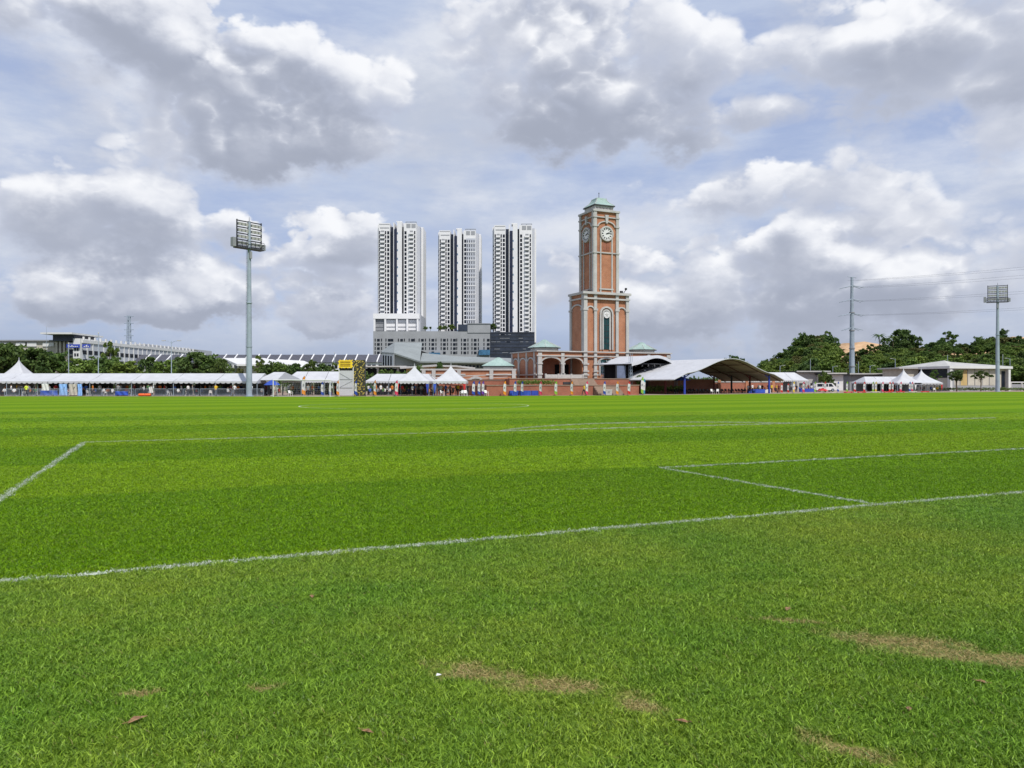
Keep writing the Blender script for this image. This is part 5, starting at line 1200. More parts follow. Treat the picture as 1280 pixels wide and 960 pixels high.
# ================================================================ floodlight masts
def mast(lb, X, Y, h, rz, rp):
    o = thing('floodlight_mast', lb, 'floodlight', (X, Y, 0), rz, 'floodlight masts'); k = h / 24.8
    MB().tube((0, 0, 0), (0, 0, h * .5), .40 * rp, .31 * rp, 14).tube((0, 0, h * .5), (0, 0, h - .2), .31 * rp, .2 * rp, 14).build('pole', M['steel'], o)
    MB().tube((0, 0, 0), (0, 0, .08), .65, n=12).build('base_plate', M['steel'], o)
    for z in (h * .28, h * .53): MB().tube((0, 0, z), (0, 0, z + .12), .40 * rp, n=14).build('joint_collar', M['steel'], o)
    MB().box(-.16, .16, -.5, -.2, h - 5.4, h - 4.4).build('control_box', M['midgrey'], o)
    hd = MB(); z0 = h - 3.9; E = 1.95
    for s_ in (-1, 1):
        for z in range(5): hd.box(min(s_ * .12, s_ * E), max(s_ * .12, s_ * E), -.07, .07, z0 + .88 * z + .1, z0 + .88 * z + .24)
        hd.box(s_ * E - .06, s_ * E + .06, -.08, .08, z0 - .1, h - .05)
        hd.box(s_ * .16 - .06, s_ * .16 + .06, -.08, .08, z0 - .1, h - .1)
    hd.build('head_frame', M['dark'], o)
    lm_ = MB().idx([(-.24, -.1, .0), (.24, -.1, .0), (.26, -.17, .42), (-.26, -.17, .42), (-.2, .2, .08), (.2, .2, .08), (.22, .1, .40), (-.22, .1, .40)], [(0, 1, 2, 3), (5, 4, 7, 6), (1, 5, 6, 2), (4, 0, 3, 7), (3, 2, 6, 7), (4, 5, 1, 0)]).mesh('floodlight', M['midgrey'])
    gl = MB().idx([(-.21, -.115, .02), (.21, -.115, .02), (.23, -.19, .41), (-.23, -.19, .41)], [(0, 1, 2, 3)]).mesh('lens', M['lgrey'])  # light grey colour stands in for sky reflected in the glass
    for z in range(4):
        for x in (-1.62, -1.06, -.5, .5, 1.06, 1.62):
            f = link('floodlight', lm_, o, (x, -.1, z0 + .88 * z + .36)); link('lens', gl, f)
    pl = MB().box(-2.15, 2.15, -.5, .6, z0 - .16, z0 - .02); pl.build('platform', M['dark'], o)
    rl = MB()
    for y in (-.48, .58):
        for z in (.45, .9): rl.tube((-2.13, y, z0 + z), (2.13, y, z0 + z), .035, n=4)
        for i in range(7): rl.tube((-2.13 + .71 * i, y, z0), (-2.13 + .71 * i, y, z0 + .9), .03, n=4)
    rl.build('railing', M['dark'], o)
    for i, x in enumerate((-2.75, 2.0)): MB().box(x, x + .5, -.3, .3, z0 - .05, z0 + .75 + .45 * (1 - i)).build('ballast_box', M['midgrey'], o)
    lad = MB()
    for x in (-.18, .18): lad.tube((x, .42 * rp + .12, 2.5), (x, .3 * rp + .1, h - 4), .02, n=4)
    for i in range(int((h - 7) / .6)): lad.tube((-.18, .5 * rp - .012 * i * .4, 2.8 + .6 * i), (.18, .5 * rp - .012 * i * .4, 2.8 + .6 * i), .014, n=4)
    stuff(lad.build('ladder', M['dark'], o))
    MB().tube((0, 0, h - .2), (0, 0, h + .5), .05, .02, 5).build('lightning_rod', M['dark'], o)
    return o
mast('tall steel floodlight mast rising in front of the long marquee', gx(311.5, 109.5), 109.5, 24.9, R(52), 1.05)
mast('steel floodlight mast in front of the white hall and wooded hill', gx(1247, 178), 178, 24.6, R(-25), 1.15)
# ================================================================ pylons, street lamps, cables
py = thing('transmission_monopole', 'grey steel transmission monopole with stubby arms before the hill', 'pylon', (gx(1065, 265), 265, 0)); hp = zz(346.5, 265)
MB().tube((0, 0, 0), (0, 0, hp * .5), 1.0, .75, 12).tube((0, 0, hp * .5), (0, 0, hp), .75, .45, 12).build('pole', M['steel'], py)
for z in (.2, .36, .52, .68): MB().tube((0, 0, hp * z), (0, 0, hp * z + .35), 1.2 - .5 * z, n=12).build('joint_collar', M['midgrey'], py)
for p_, sp_ in ((358, 2.9), (375, 2.9), (392.5, 3.2), (410.5, 2.4)):
    z = zz(p_, 265)
    for s_ in (-1, 1):
        for dy in (-.5, .5): MB().tube((0, dy * .5, z + .3), (s_ * sp_ * 1.3, dy * 3, z - .7), .16, .09, 5).build('crossarm', M['steel'], py)
MB().tube((-1.5, 0, hp + .2), (0, 0, hp), .12, n=5).tube((0, 0, hp), (1.5, 0, hp - .2), .12, n=5).build('earth_wire_arm', M['steel'], py)
for i, (p_, off) in enumerate(((358, 2.9), (375, 3.0), (392.5, 3.3), (349, 1.5))):
    for s_ in (-1, 1):
        x0, z0 = gx(1065, 265) + s_ * off, zz(p_, 265) - .5; pts = []
        x1, y1, z1 = 232 + s_ * 4, 140. + s_ * 6, z0 + 4
        for j in range(21): t = j / 20; pts.append((x0 + (x1 - x0) * t, 265 + (y1 - 265) * t, z0 + (z1 - z0) * t - 3 * 4 * t * (1 - t)))
        o = MB().path(pts, .022, 4).build('power_cable', M['dark']); tag(o, '%s power cable from the top of the monopole, %s side' % (ORD[(i + 1) % 4], 'nearer the tower' if s_ < 0 else 'hill'), 'cable', 'power cables')
lp = thing('lattice_pylon', 'thin grey transmission pylon behind the factory trees', 'pylon', (gx(161, 330), 330, 0)); hp = zz(394.5, 330)
t = MB()
for sx, sy in ((-1, -1), (1, -1), (1, 1), (-1, 1)): t.tube((sx * 1.1, sy * 1.1, 0), (sx * .42, sy * .42, hp), .24, .18, 5)
for i in range(12):
    z0, z1 = hp * i / 12, hp * (i + 1) / 12; w0, w1 = 1.1 - .68 * i / 12, 1.1 - .68 * (i + 1) / 12
    for s_ in (-1, 1): t.tube((-w0 * s_, -w0, z0), (w1 * s_, -w1, z1), .07, n=4).tube((-w0 * s_, w0, z0), (w1 * s_, w1, z1), .07, n=4)
t.build('tower_frame', M['steel'], lp)
for p_ in (395.5, 404, 412, 419.5, 427): MB().tube((-2.0, 0, zz(p_, 330)), (2.0, 0, zz(p_, 330)), .17, n=5).build('crossarm', M['steel'], lp)
def lamp(px, Y, ptop, lb, grp, arm=0, twin=False, r_=.06):
    o = thing('street_lamp', lb, 'lamp post', (gx(px, Y), Y, 0), 0, grp); h = zz(ptop, Y)
    MB().tube((0, 0, 0), (0, 0, h), r_ * 1.4, r_, 8).build('pole', M['steel'], o)
    for s_ in ((-1, 1) if twin else (arm,)):
        if s_: MB().path([(0, 0, h - .3), (s_ * .5, 0, h), (s_ * 1.2, 0, h + .1)], r_ * .6, 5).build('arm', M['steel'], o); MB().bevbox(s_ * 1.2 - .3, s_ * 1.2 + .3, -.12, .12, h + .02, h + .14).build('lamp_head', M['lgrey'], o)
    if not twin and not arm: MB().tube((0, 0, h), (0, 0, h + .25), .1, .06, 8).build('lamp_head', M['lgrey'], o)
for u, Y, tp, tw_, lb in ((123, 120, 417, 0, 'tall thin pole in front of the factory wing'), (214.3, 120, 426.5, 1, 'thin twin armed lamp post in front of the terraced houses'), (236.5, 150, 438.5, 0, 'shorter lamp post beside the large dark tree'), (85.8, 128, 430, 0, 'thin pole in front of the dark glass entrance tower'), (418, 180, 441.5, 0, 'lamp post behind the yellow topped gate'), (398.5, 180, 455, 0, 'short lamp post behind the goal'), (58, 285, 409, 0, 'thin aerial mast on the office roof line')):
    lamp(u, Y, tp, lb, 'thin poles behind the tents', twin=bool(tw_), r_=.055)
for u, tp, ar_, lb in ((975, 457, 1, 'lamp post at the shoulder of the wooded hill'), (1013, 450.5, 0, 'lamp post in front of the hill, left of the monopole'), (1041, 458, 1, 'curved lamp post nearest the monopole'), (1073, 453, 0, 'straight lamp post just right of the monopole'), (1087.5, 457, 1, 'curved lamp post right of the monopole'), (1119, 448.5, -1, 'lamp post between the monopole and the peaked tents'), (1184.5, 444.5, 0, 'thin lamp post rising behind the white hall ridge'), (1253.5, 444, 0, 'lamp post beside the floodlight mast'), (1262.5, 448, -1, 'lamp post at the end of the white hall')):
    lamp(u, 225, tp, lb, 'lamp posts below the hill', arm=ar_, r_=.07)

# ================================================================ white hall on the far side
hl = thing('white_hall', 'cream hall with white fascia and shallow hipped roof below the hill', 'building', (gx(1187, 190), 190, 0), R(14)); z1 = zz(457.5, 190)
MB().box(.4, 18.0, .6, 18, 0, z1 - .6).build('wall', M['cream'], hl)
MB().box(-.5, 18.6, -.5, 18.6, z1 - .6, z1).build('fascia', M['white'], hl)
MB().idx([(-.3, -.3, z1), (18.4, -.3, z1), (18.4, 18.4, z1), (-.3, 18.4, z1), (5, 7, z1 + 1.6), (9, 9, z1 + 1.3)], [(0, 1, 5, 4), (1, 2, 5), (2, 3, 4, 5), (3, 0, 4)]).build('roof', M['lgrey'], hl)
for x in (0, 17.6): MB().box(x - .1, x + .55, -.3, .58, 0, z1 - .61).build('column', M['white'], hl)
MB().box(.55, 1.2, -.2, .55, 0, z1 - .62).build('column', M['grey'], hl)
for i in range(6): MB().box(1.6 + 2.2 * i, 3.5 + 2.2 * i, .5, .59, 1.4, z1 - 1.0).build('wall_panel', M['cream'] if i != 1 else M['tan'], hl)
MB().box(14.9, 15.6, .48, .58, .6, z1 - .9).box(16.2, 17.2, .48, .58, .3, z1 - 1.2).build('window', M['win'], hl)
for i in range(7): MB().box(1.4 + 2.2 * i, 1.5 + 2.2 * i, .42, .58, .0, z1 - .7).build('pilaster', M['lgrey'], hl)
MB().box(1.5, 14.6, .38, .57, 0, 1.35).build('plinth', M['grey'], hl)
MB().box(.3, .41, .8, 17.5, 3.3, z1 - .7).build('clerestory', M['win'], hl)
hl2 = thing('hall_wing', 'low wing of the white hall behind the peaked tents', 'building', (gx(1127, 200), 200, 0), R(4))
MB().box(0, 12.6, 0, 9, 0, zz(461, 200)).build('wall', M['cream'], hl2); MB().box(-1.2, 12.8, -1, 9.6, zz(461, 200), zz(459.3, 200)).build('roof', M['lgrey'], hl2)
for x in (1, 4, 7, 10): MB().box(x, x + 1.8, -.1, .1, 1, 3.6).build('window', M['midgrey'], hl2)
fn = thing('boundary_fence', 'pale grey boundary fence beyond the white hall at the photo edge', 'fence', (gx(1263, 200), 200, 0), R(6))
for i in range(9): MB().box(3 * i, 3 * i + .35, -.1, .25, 0, 2.1).build('post', LG, fn); MB().box(3 * i + .36, 3 * i + 2.98, 0, .12, .1, 1.7).build('fence_panel', M['grey'], fn)
MB().box(0, 27, -.12, .28, 2.1, 2.35).build('top_rail', M['white'], fn)
# low sheds under the hill
for u0, u1, tp, Y, c, lb in ((996, 1034, 466, 215, 'lgrey', 'long low pale shed with dark eave left of the monopole'), (1034, 1054, 468.5, 208, 'white', 'small pale shed with bright wall behind the white van'), (1062, 1104, 469, 212, 'midgrey', 'grey shed with dark eave right of the monopole'), (1104, 1128, 471, 216, 'cream', 'low cream wall block beside the marquee')):
    o = thing('low_shed', lb, 'shed', (gx(u0, Y), Y, 0), 0, 'low sheds below the hill'); W_ = gx(u1, Y) - gx(u0, Y)
    MB().box(0, W_, 0, 9, 0, zz(tp, Y)).build('wall', M[c], o); MB().box(-.5, W_ + .5, -1.2, 9.5, zz(tp, Y), zz(tp, Y) + .45).build('roof', M['dark'], o); MB().box(-.5, W_ + .5, -1.3, -1.21, zz(tp, Y) + .2, zz(tp, Y) + .55).build('eave', M['lgrey'], o)
    for i in range(int(W_ / 3.2)): MB().box(.7 + 3.1 * i, 2.4 + 3.1 * i, -.08, .1, .4, 2.0).build('opening', M['dark'], o)
# van
vn = thing('parked_van', 'white passenger van parked in front of the low sheds', 'van', (gx(1019.5, 176), 176, 0), R(3))
bd = MB().rings([[(x, y * .84, z) for x, z in ((0, .35), (4.9, .35), (5.0, .9), (4.75, 1.15), (3.95, 1.95), (.2, 2.0), (-.02, 1.2))] for y in (0., 2.1)]); bd.build('body', M['white'], vn)
for a, b_, c, d in ((.4, 1.6, 1.7, .4), (1.8, 2.9, 2.9, 1.8), (3.1, 4.2, 3.75, 3.1)): MB().prism_y([(a, 1.15), (b_, 1.15), (c, 1.8), (d, 1.8)], -.02, .02).build('window', M['win'], vn)
for x in (.95, 4.0):
    for y in (.1, 1.66):
        wl = MB().tube((x, y - .12, .36), (x, y + .12, .36), .36, n=16).build('wheel', M['black'], vn); MB().tube((x, y - .14, .36), (x, y + .14, .36), .2, n=12).build('rim', M['steel'], wl)
MB().box(4.9, 5.02, .15, .5, .7, .9).build('headlight', M['lgrey'], vn); MB().box(-.03, .02, .1, .3, .9, 1.3).build('tail_light', M['red'], vn); MB().box(-.1, 5.05, .05, 1.7, .3, .5).build('bumper', M['midgrey'], vn)
for (u, tp, kd, lb) in ((1153, 463.0, 'ball', 'small round clipped tree in front of the white hall'), (1226, 463.5, 'flat', 'spreading flat topped tree in front of the white hall'), (1166, 461.5, 'open', 'sparse tree between the last pagoda tent and the hall column')):
    pass
for (u, tp, kd, wd, lb) in ((1196, 463, 'ball', 1.3, 'small round clipped tree in front of the white hall'), (1226, 463.5, 'flat', .85, 'spreading flat topped tree in front of the white hall'), (1168, 462, 'open', .9, 'sparse tree between the last pagoda tent and the hall column'), (1030, 464, 'round', .75, 'small tree behind the white van'), (1037, 469, 'dense', .7, 'dark bush tree beside the white van')):
    tree('small_tree', kd, (gx(u, 184), 184, 0), zz(tp, 184), lb, 'small trees before the hall and sheds', wd)

# ================================================================ goal
gl_ = thing('football_goal', 'white football goal frame in front of the marquee', 'goal', (gx(341.5, 106.5), 106.5, 0), R(-3)); gw, gh = 7.95, 2.3
for x in (0, gw): MB().tube((x, 0, 0), (x, 0, gh), .07, n=10).build('post', M['white'], gl_)
MB().tube((-.06, 0, gh), (gw + .06, 0, gh), .07, n=10).build('crossbar', M['white'], gl_)
for x in (0, gw): MB().path([(x, 0, gh), (x, 1.0, gh - .1), (x, 2.0, .05), (x, 0, .05)], .03, 6).build('side_stay', M['white'], gl_)
MB().tube((0, 2, .05), (gw, 2, .05), .03, n=6).build('ground_bar', M['white'], gl_)
nt = MB()
for i in range(33): nt.path([(gw * i / 32, .02, gh - .02), (gw * i / 32, 1.0, gh - .12), (gw * i / 32, 2.0, .06)], .005, 3)
for j in range(9): f = j / 8; nt.tube((0, 1 + f, gh - .12 - (gh - .18) * f), (gw, 1 + f, gh - .12 - (gh - .18) * f), .005, n=3)
stuff(nt.build('net', M['white'], gl_))

# ================================================================ barriers
def barrier():
    o = thing('crowd_barrier', '', 'barrier'); W_ = 2.25
    MB().path([(.05, 0, .12), (.05, 0, 1.05), (W_ - .05, 0, 1.05), (W_ - .05, 0, .12), (.05, 0, .12)], .028, 6).path([(.05, 0, .28), (W_ - .05, 0, .28)], .02, 5).build('frame', M['steel'], o)
    mb = MB()
    for i in range(1, 14): mb.tube((.05 + 2.15 * i / 14, 0, .28), (.05 + 2.15 * i / 14, 0, 1.05), .012, n=4)
    stuff(mb.build('bars', M['steel'], o))
    for x in (.3, W_ - .3): MB().path([(x, -.35, .02), (x, -.1, .12), (x, .1, .12), (x, .35, .02)], .025, 5).build('foot', M['steel'], o)
    return o
b0 = barrier(); i = 0; x = gx(6, 110.6)
while x < gx(312, 110.6):
    if not (gx(76, 110.6) < x + 1 < gx(104, 110.6)):
        lb = 'steel crowd barrier, %s from the photo edge in front of the long marquee' % ORD[i]
        loc = (x, 110.6 + rng.uniform(-.15, .15), 0)
        if i == 0: b0.location = loc; tag(b0, lb, None, 'steel barriers before the marquee')
        else: clone(b0, loc, rng.uniform(-.04, .04), lb, 'steel barriers before the marquee')
        i += 1
    x += 2.33
# ================================================================ small things along the edge
def box_thing(name, lb, cat, px0, px1, Y, z0, z1, d, m_, grp=None, legs=False, rz=0):
    o = thing(name, lb, cat, (gx(px0, Y), Y, 0), rz, grp); W_ = (px1 - px0) * Y / F
    return o, W_
def sheet(lb, px0, px1, Y, py0, py1, m_, cat='banner'):
    o = thing('hanging_banner', lb, cat, (gx(px0, Y), Y, 0), 0, 'cloths and notices hung at the marquee front'); W_ = (px1 - px0) * Y / F; zt, zb = zz(py0, Y), max(.06, zz(py1, Y))
    gl = [[(W_ * i / 8, .06 * math.sin(i * 1.7 + j), zb + (zt - zb) * j / 4) for i in range(9)] for j in range(5)]
    MB().slab(gl, .01).build('cloth', m_, o); MB().tube((-.05, .05, zt), (W_ + .05, .05, zt), .02, n=5).build('rail', M['steel'], o)
sheet('white notice sheet hung on the barriers beside the person in a yellow vest', 52, 61, 110.3, 479.5, 488, M['white'])
sheet('pale blue curtain slanting beside the tan tent door', 74, 84, 111.3, 480, 494, M['skyblue']); sheet('tan canvas door panel between two pale blue curtains', 86, 96.5, 111.6, 480, 494, M['cream']); sheet('narrow pale blue curtain next to the barriers', 97, 102.5, 111.3, 480, 494.5, M['skyblue'])
sheet('small white notice sheet hung on the barriers past the blue banner', 186, 191, 110.3, 484, 491, M['white']); sheet('blue banner hung low on the barriers', 144, 160, 110.3, 489, 494, M['bluecloth']); sheet('blue banner behind the barriers near the notice sheet', 50, 72, 112, 488, 494, M['bluecloth'])
def table(lb, px, Y, W_, m_, grp='covered tables along the edge'):
    o = thing('covered_table', lb, 'table', (gx(px, Y), Y, 0), rng.uniform(-.1, .1), grp)
    MB().box(0, W_, 0, .75, .72, .76).build('table_top', m_, o)
    ring = []
    n = 12
    gl = [[(W_ * i / n, -.02 - .05 * abs(math.sin(i * 1.3)) * (1 - j), .06 + .66 * j) for i in range(n + 1)] for j in (0, 1)]
    MB().slab(gl, .01).build('table_cloth', m_, o); MB().box(.02, W_ - .02, .01, .7, .05, .71).build('cloth_side', m_, o)
for u, Y, W_, c, lb in ((637, 114.5, 1.4, 'bluecloth', 'blue cloth table beneath the ramp rail, first of three'), (649, 114.3, 1.7, 'bluecloth', 'blue cloth table beside the blue flags, the longest'), (664, 115, 1.1, 'blue', 'purple blue cloth table nearest the planter hedge'), (1000, 166, 3.0, 'blue', 'purple cloth table before the far marquee'), (935, 146, 3.2, 'bluecloth', 'blue cloth table under the curved canopy'), (944, 147.5, 3, 'white', 'white cloth table under the curved canopy')): table(lb, u, Y, W_, M[c])
cr = thing('equipment_crate', 'pale grey equipment crate standing before the brick terrace', 'crate', (gx(757, 119.5), 119.5, 0))
MB().bevbox(0, 1.0, 0, .6, .03, .8, .04).build('body', M['lgrey'], cr); MB().bevbox(-.03, 1.03, -.03, .63, .8, .88, .04).build('lid', M['white'], cr); MB().box(.35, .65, -.04, -.005, .5, .56).build('handle', M['dark'], cr)
for u, lb in ((173.5, 'orange equipment bag at the foot of the barriers'), (181, 'second orange equipment bag at the foot of the barriers')):
    o = thing('equipment_bag', lb, 'bag', (gx(u, 109.6), 109.6, 0), .1, 'orange bags'); MB().rings([[(x, .28 * math.cos(R(45 * i)), .22 + .2 * math.sin(R(45 * i)) * (1 if 0 < j < 3 else .8)) for i in range(8)] for j, x in enumerate((0, .08, .72, .8))]).build('body', M['orange'], o, smooth=True); MB().path([(.2, -.1, .4), (.3, -.1, .52), (.5, -.1, .52), (.6, -.1, .4)], .015, 4).build('handle', M['dark'], o)
for u, lb in ((1028.5, 'red umbrella tilted on the grass before the white van'),):
    o = thing('umbrella', lb, 'umbrella', (gx(u, 151.5), 151.5, 0)); MB().rings([[(1.1 * f * math.cos(R(45 * i)), 1.1 * f * math.sin(R(45 * i)), 1.0 - .55 * f ** 1.4) for i in range(8)] for f in (1, .7, .4, .03)], cap=False).build('canopy', M['red'], o); MB().tube((0, 0, 0), (0, 0, 1.1), .025, n=6).build('pole', M['steel'], o)
# edge marker boards along the far touchline
for i in range(8):
    x0 = 62 + 3.4 * i; y0 = 150.6 + 1.62 * i * 1.0
    o = thing('marker_board', 'low red marker board, %s from the curved canopy' % ORD[i], 'board', (x0, y0, 0), R(26), 'low red boards along the far touchline')
    MB().box(0, 2.6, 0, .05, .06, .24).build('panel', M['red'] if i % 3 else M['cream'], o); MB().box(.3, .36, -.12, .2, 0, .07).box(2.2, 2.26, -.12, .2, 0, .07).build('foot', M['dark'], o)

# ================================================================ chairs
def chair(m_):
    o = thing('plastic_chair', '', 'chair')
    MB().bevbox(-.22, .22, -.22, .2, .42, .46, .06).build('seat', m_, o); MB().slab([[(-.21, .2, .45), (.21, .2, .45)], [(-.2, .3, .85), (.2, .3, .85)]], .03).build('backrest', m_, o)
    for x in (-.19, .19):
        MB().tube((x, -.2, .43), (x * 1.15, -.25, 0), .022, n=5).build('leg', m_, o); MB().tube((x, .18, .43), (x * 1.15, .26, 0), .022, n=5).build('leg', m_, o)
        MB().path([(x * 1.1, .27, .66), (x * 1.15, -.15, .64), (x * 1.1, -.2, .44)], .02, 5).build('armrest', m_, o)
    return o
wc_ = chair(M['plastic']); first = True
def put_chair(src, X, Y, rz, lb, grp, state={}):
    if src not in state: state[src] = 1; src.location = (X, Y, 0); src.rotation_euler.z = rz; tag(src, lb, None, grp)
    else: clone(src, (X, Y, 0), rz, lb, grp)
for u, Y, rz, lb in ((890.5, 137.5, .4, 'white plastic chair facing the field under the curved canopy'), (897, 138.4, -.3, 'second white plastic chair under the curved canopy'), (553, 112.2, 1.2, 'white plastic chair at the opening of the second pagoda tent'), (577, 111.9, -.5, 'white plastic chair beside the second pagoda red drape'), (582, 112.1, .2, 'white plastic chair outside the second pagoda tent'), (608, 113, .6, 'white plastic chair by the annexe wall'), (363, 110.6, 1., 'white plastic chair inside the goal'), (1160, 176, .3, 'white plastic chair under the last pagoda tent'), (1168, 176.2, -.4, 'white plastic chair beside the last pagoda corner strut')): put_chair(wc_, gx(u, Y), Y, rz, lb, 'white plastic chairs')
for i in range(11): u = 30 + 26 * i + rng.uniform(-3, 3); put_chair(wc_, gx(u, 113.8), 113.8 + rng.uniform(-.3, .3), rng.uniform(0, 6.28), 'white plastic chair behind the barriers, %s from the photo edge' % ORD[i], 'white plastic chairs behind the barriers')
bc = chair(M['black']); ca, sa = math.cos(R(36.2)), math.sin(R(36.2))
for row in range(3):
    for i in range(22):
        x, y = 1.2 + 1.0 * i, 1.6 + 1.6 * row + rng.uniform(-.1, .1)
        put_chair(bc, 29.5 + x * ca - y * sa, 132 + x * sa + y * ca, R(36) + rng.uniform(-.15, .15), 'dark chair, %s along the %s row under the curved canopy' % (ORD[i], ('front', 'middle', 'back')[row]), 'dark chairs in rows under the canopy')

# ================================================================ people
def body(pose):
    """one skinned surface over a jointed skeleton, 1.7 m tall, facing -y"""
    J = {'pel': (0, 0, .94, .125), 'wai': (0, .01, 1.1, .115), 'che': (0, .01, 1.3, .14), 'nec': (0, .01, 1.46, .055), 'hd1': (0, -.01, 1.55, .085), 'hd2': (0, -.005, 1.64, .08)}
    for s_, n in ((-1, 'l'), (1, 'r')):
        J['sh' + n] = (s_ * .17, .01, 1.39, .062); J['el' + n] = (s_ * .23, .03, 1.12, .045); J['wr' + n] = (s_ * .23, -.05, .88, .032); J['ha' + n] = (s_ * .225, -.08, .80, .035)
        J['hi' + n] = (s_ * .095, 0, .88, .095); J['kn' + n] = (s_ * .1, -.02, .5, .065); J['an' + n] = (s_ * .1, .03, .09, .042); J['to' + n] = (s_ * .11, -.13, .035, .038)
    if pose == 'walk':
        J['knl'] = (-.1, -.2, .52, .065); J['anl'] = (-.1, -.26, .1, .042); J['tol'] = (-.1, -.42, .06, .038); J['knr'] = (.1, .06, .5, .065); J['anr'] = (.1, .34, .14, .042); J['tor'] = (.1, .22, .035, .038)
        J['ell'] = (-.22, .16, 1.15, .045); J['wrl'] = (-.22, .12, .9, .032); J['hal'] = (-.21, .08, .83, .035); J['elr'] = (.22, -.1, 1.13, .045); J['wrr'] = (.2, -.28, .97, .032); J['har'] = (.19, -.34, .94, .035)
    if pose == 'sit':
        for k_ in J: x, y, z, r_ = J[k_]; J[k_] = (x, y, z - .42, r_)
        for s_, n in ((-1, 'l'), (1, 'r')):
            J['hi' + n] = (s_ * .1, -.03, .5, .095); J['kn' + n] = (s_ * .12, -.42, .5, .068); J['an' + n] = (s_ * .12, -.44, .09, .042); J['to' + n] = (s_ * .13, -.6, .04, .038)
            J['el' + n] = (s_ * .24, -.05, .72, .045); J['wr' + n] = (s_ * .17, -.27, .6, .032); J['ha' + n] = (s_ * .14, -.35, .6, .035)
    if pose == 'phone':
        J['elr'] = (.24, -.04, 1.12, .045); J['wrr'] = (.13, -.22, 1.28, .032); J['har'] = (.1, -.27, 1.35, .035)
    names = list(J); E = [('pel', 'wai'), ('wai', 'che'), ('che', 'nec'), ('nec', 'hd1'), ('hd1', 'hd2')]
    for n in 'lr': E += [('che', 'sh' + n), ('sh' + n, 'el' + n), ('el' + n, 'wr' + n), ('wr' + n, 'ha' + n), ('pel', 'hi' + n), ('hi' + n, 'kn' + n), ('kn' + n, 'an' + n), ('an' + n, 'to' + n)]
    me = bpy.data.meshes.new('body'); me.from_pydata([J[n][:3] for n in names], [(names.index(a), names.index(b_)) for a, b_ in E], [])
    o = bpy.data.objects.new('body', me); COL.objects.link(o)
    md = o.modifiers.new('skin', 'SKIN'); md.use_smooth_shade = True
    for i, n in enumerate(names):
        v_ = me.skin_vertices[0].data[i]; r_ = J[n][3]; v_.radius = (r_ * (1.25 if n in ('pel', 'wai', 'che') else 1), r_ * (.85 if n in ('pel', 'wai', 'che') else 1)); v_.use_root = n == 'pel'
    sb = o.modifiers.new('sub', 'SUBSURF'); sb.levels = sb.render_levels = 1
    dg = bpy.context.evaluated_depsgraph_get(); out = bpy.data.meshes.new_from_object(o.evaluated_get(dg)); bpy.data.objects.remove(o)
    out.materials.clear()
    for m_ in ('skin', 'hair', 'shirt', 'trousers', 'shoe'): out.materials.append(PM[m_])
    zo = -.42 if pose == 'sit' else 0; mi = []
    for p in out.polygons:
        c = p.center; z = c.z - zo
        if z > 1.6 or (z > 1.5 and c.y > .03): k_ = 1
        elif z > 1.44: k_ = 0
        elif (pose == 'sit' and z < 1.0) or (pose != 'sit' and z < .96): k_ = 3
        else: k_ = 2
        if k_ in (2, 3) and abs(c.x) > .165 and z < 1.15 and pose != 'sit' and z > .7: k_ = 0
        if pose == 'sit' and abs(c.x) > .12 and c.y < -.1 and .56 < c.z < .75: k_ = 0
        if c.z < .1: k_ = 4
        mi.append(k_)
    out.polygons.foreach_set('material_index', mi); return out
PM = dict(skin=mat('skin', (.32, .18, .11), .6, .1), hair=mat('dark_hair', (.012, .010, .009), .6, .2), shirt=mat('shirt', (.3, .3, .3), .8), trousers=mat('trousers', (.03, .03, .04), .85, .2), shoe=mat('shoes', (.05, .05, .05), .6))
SH = dict(white=(.72, .72, .72), black=(.015, .015, .018), navy=(.02, .03, .10), red=(.45, .03, .03), grey=(.22, .23, .24), blue=(.05, .13, .45), yellow=(.75, .5, .04), green=(.05, .14, .05), maroon=(.16, .03, .04), orange=(.7, .2, .04))
SHM = {c: mat(c + '_shirt', v_, .85, .12) for c, v_ in SH.items()}
BD = {p: body(p) for p in ('stand', 'walk', 'sit', 'phone')}
def person(pose, X, Y, rz, c, lb, grp, z=0, sc=1.):
    o = link('person', BD[pose], None, (X, Y, z), rz, sc); o.material_slots[2].link = 'OBJECT'; o.material_slots[2].material = SHM[c]
    return tag(o, lb, 'person', grp)
cs_ = ['black', 'navy', 'grey', 'white', 'maroon', 'blue', 'red', 'grey', 'green', 'white', 'orange', 'yellow', 'white']
pz = {'stand': 'standing', 'walk': 'walking', 'sit': 'sitting', 'phone': 'standing with a raised hand'}
def crowd(n, u0, u1, y0, y1, where, grp, poses=('stand', 'sit', 'sit', 'phone', 'walk'), seed=1):
    r = random.Random(seed)
    for i in range(n):
        u = u0 + (u1 - u0) * (i + r.uniform(.1, .9)) / n; Yp = r.uniform(y0, y1); p = r.choice(poses); c = r.choice(cs_)
        person(p, gx(u, Yp), Yp, r.uniform(-1.2, 1.2) + (math.pi if r.random() < .35 else 0), c, 'person in %s shirt %s %s' % (c, pz[p], where), grp, sc=r.uniform(.94, 1.05))
crowd(58, 4, 318, 111.6, 115.5, 'under the long white marquee', 'people under the long marquee', seed=3)
crowd(30, 4, 318, 116.0, 119.5, 'under the long white marquee', 'people under the long marquee', ('stand', 'phone', 'stand', 'walk'), seed=13)
crowd(14, 352, 422, 119, 122.5, 'behind the goal frame', 'people behind the goal', seed=4)
crowd(6, 322, 350, 114, 117, 'under the grey gazebo', 'people under the gazebo', seed=5)
crowd(12, 458, 496, 116.5, 120, 'under the plain marquee', 'people under the plain marquee', seed=6)
crowd(13, 497, 540, 113, 117, 'under the first pagoda tent', 'people under the first pagoda', seed=7)
crowd(13, 542, 585, 113, 117, 'under the second pagoda tent', 'people under the second pagoda', seed=8)
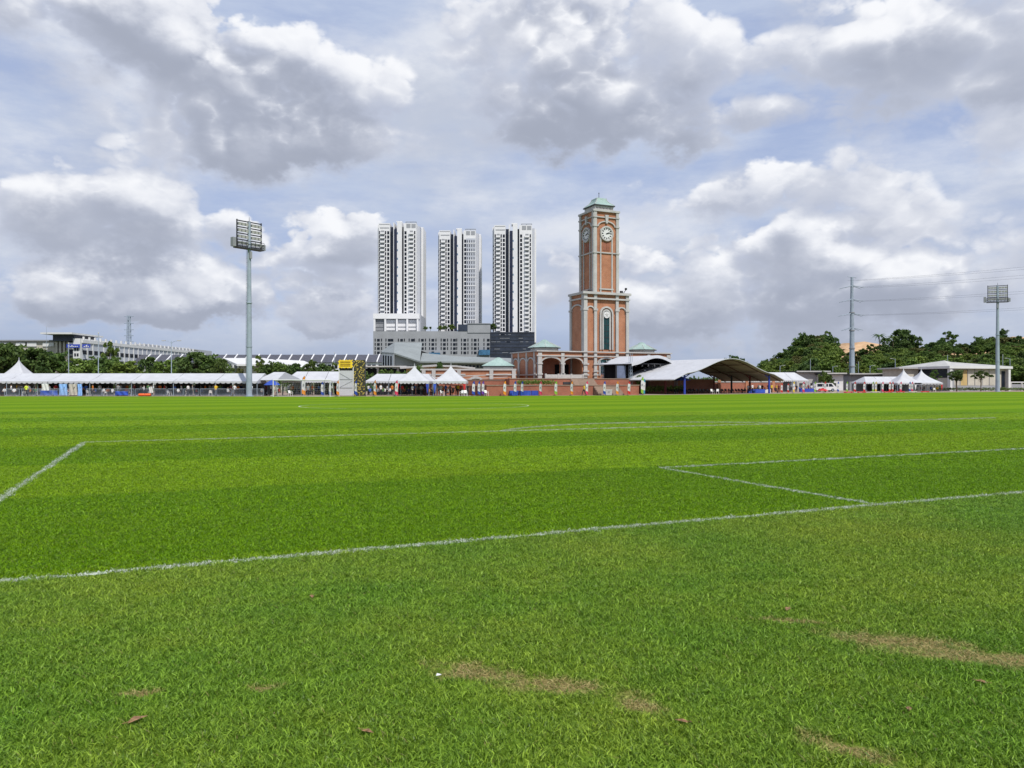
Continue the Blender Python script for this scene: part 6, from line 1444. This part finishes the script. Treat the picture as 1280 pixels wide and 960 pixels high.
crowd(16, 930, 975, 148, 156, 'under the curved canopy', 'people under the canopy', seed=9)
crowd(12, 985, 1015, 165, 169, 'under the far marquee beside the canopy', 'people under the far marquee', seed=10)
crowd(12, 1100, 1180, 173, 180, 'under the far pagoda tents', 'people under the far pagodas', seed=11)
vm = bpy.data.materials.new('vest'); SHM['vest'] = mat('yellow_vest', (.75, .85, .08), .6, .1)
person('walk', gx(33, 108.6), 108.6, R(80), 'vest', 'person in bright yellow vest walking before the barriers', 'people on the field edge', sc=1.02)
person('walk', gx(730, 117.5), 117.5, R(-60), 'yellow', 'person in yellow shirt walking before the brick terrace', 'people on the field edge')
person('stand', gx(385, 109.2), 109.2, R(20), 'grey', 'person in grey shirt standing by the orange flag at the goal', 'people on the field edge')

# ================================================================ fallen leaves and scrap on the grass
lf = mat('dry_leaf', (.27, .15, .075), .8, .3, 20., 60.)
for (px, py_, s_, lb) in ((172, 905, .055, 'curled dry brown leaf low on the grass at the photo edge'), (459, 920, .035, 'small dry brown leaf between the worn patches'), (390, 749, .04, 'dry brown leaf beyond the nearest grass'), (985, 765, .045, 'dry brown leaf near the wide worn patch'), (1225, 857, .04, 'small dry leaf below the wide worn patch'), (1136, 891, .03, 'tiny dry leaf above the small worn patch'), (852, 907, .035, 'dry leaf right of the middle worn patch')):
    x, y = gpt(px, py_); o = thing('fallen_leaf', lb, 'leaf', (x, y, .022), rng.uniform(0, 6), 'dry leaves on the grass')
    ol = [(0, -1), (.35, -.6), (.5, 0), (.3, .5), (.05, 1.1), (-.25, .5), (-.5, -.05), (-.3, -.6)]
    MB().face([(a * s_, b_ * s_, .25 * s_ * abs(a) * 2) for a, b_ in ol]).build('blade', lf, o); MB().tube((0, -1.5 * s_, .01), (0, .9 * s_, .004), .0016, .0008, 5).build('stalk', lf, o)
x, y = gpt(548, 850); o = thing('paper_scrap', 'tiny white scrap of paper on the grass beside the middle worn patch', 'scrap', (x, y, .028)); MB().idx([(-.016, -.01, 0), (.014, -.012, .006), (.018, .01, .002), (-.01, .013, .009)], [(0, 1, 2), (0, 2, 3)]).build('sheet', M['white'], o)
SC.cycles.max_bounces = 5; SC.cycles.diffuse_bounces = 3; SC.cycles.glossy_bounces = 2; SC.cycles.transmission_bounces = 2; SC.cycles.transparent_max_bounces = 4
w.cycles.sampling_method = 'NONE'
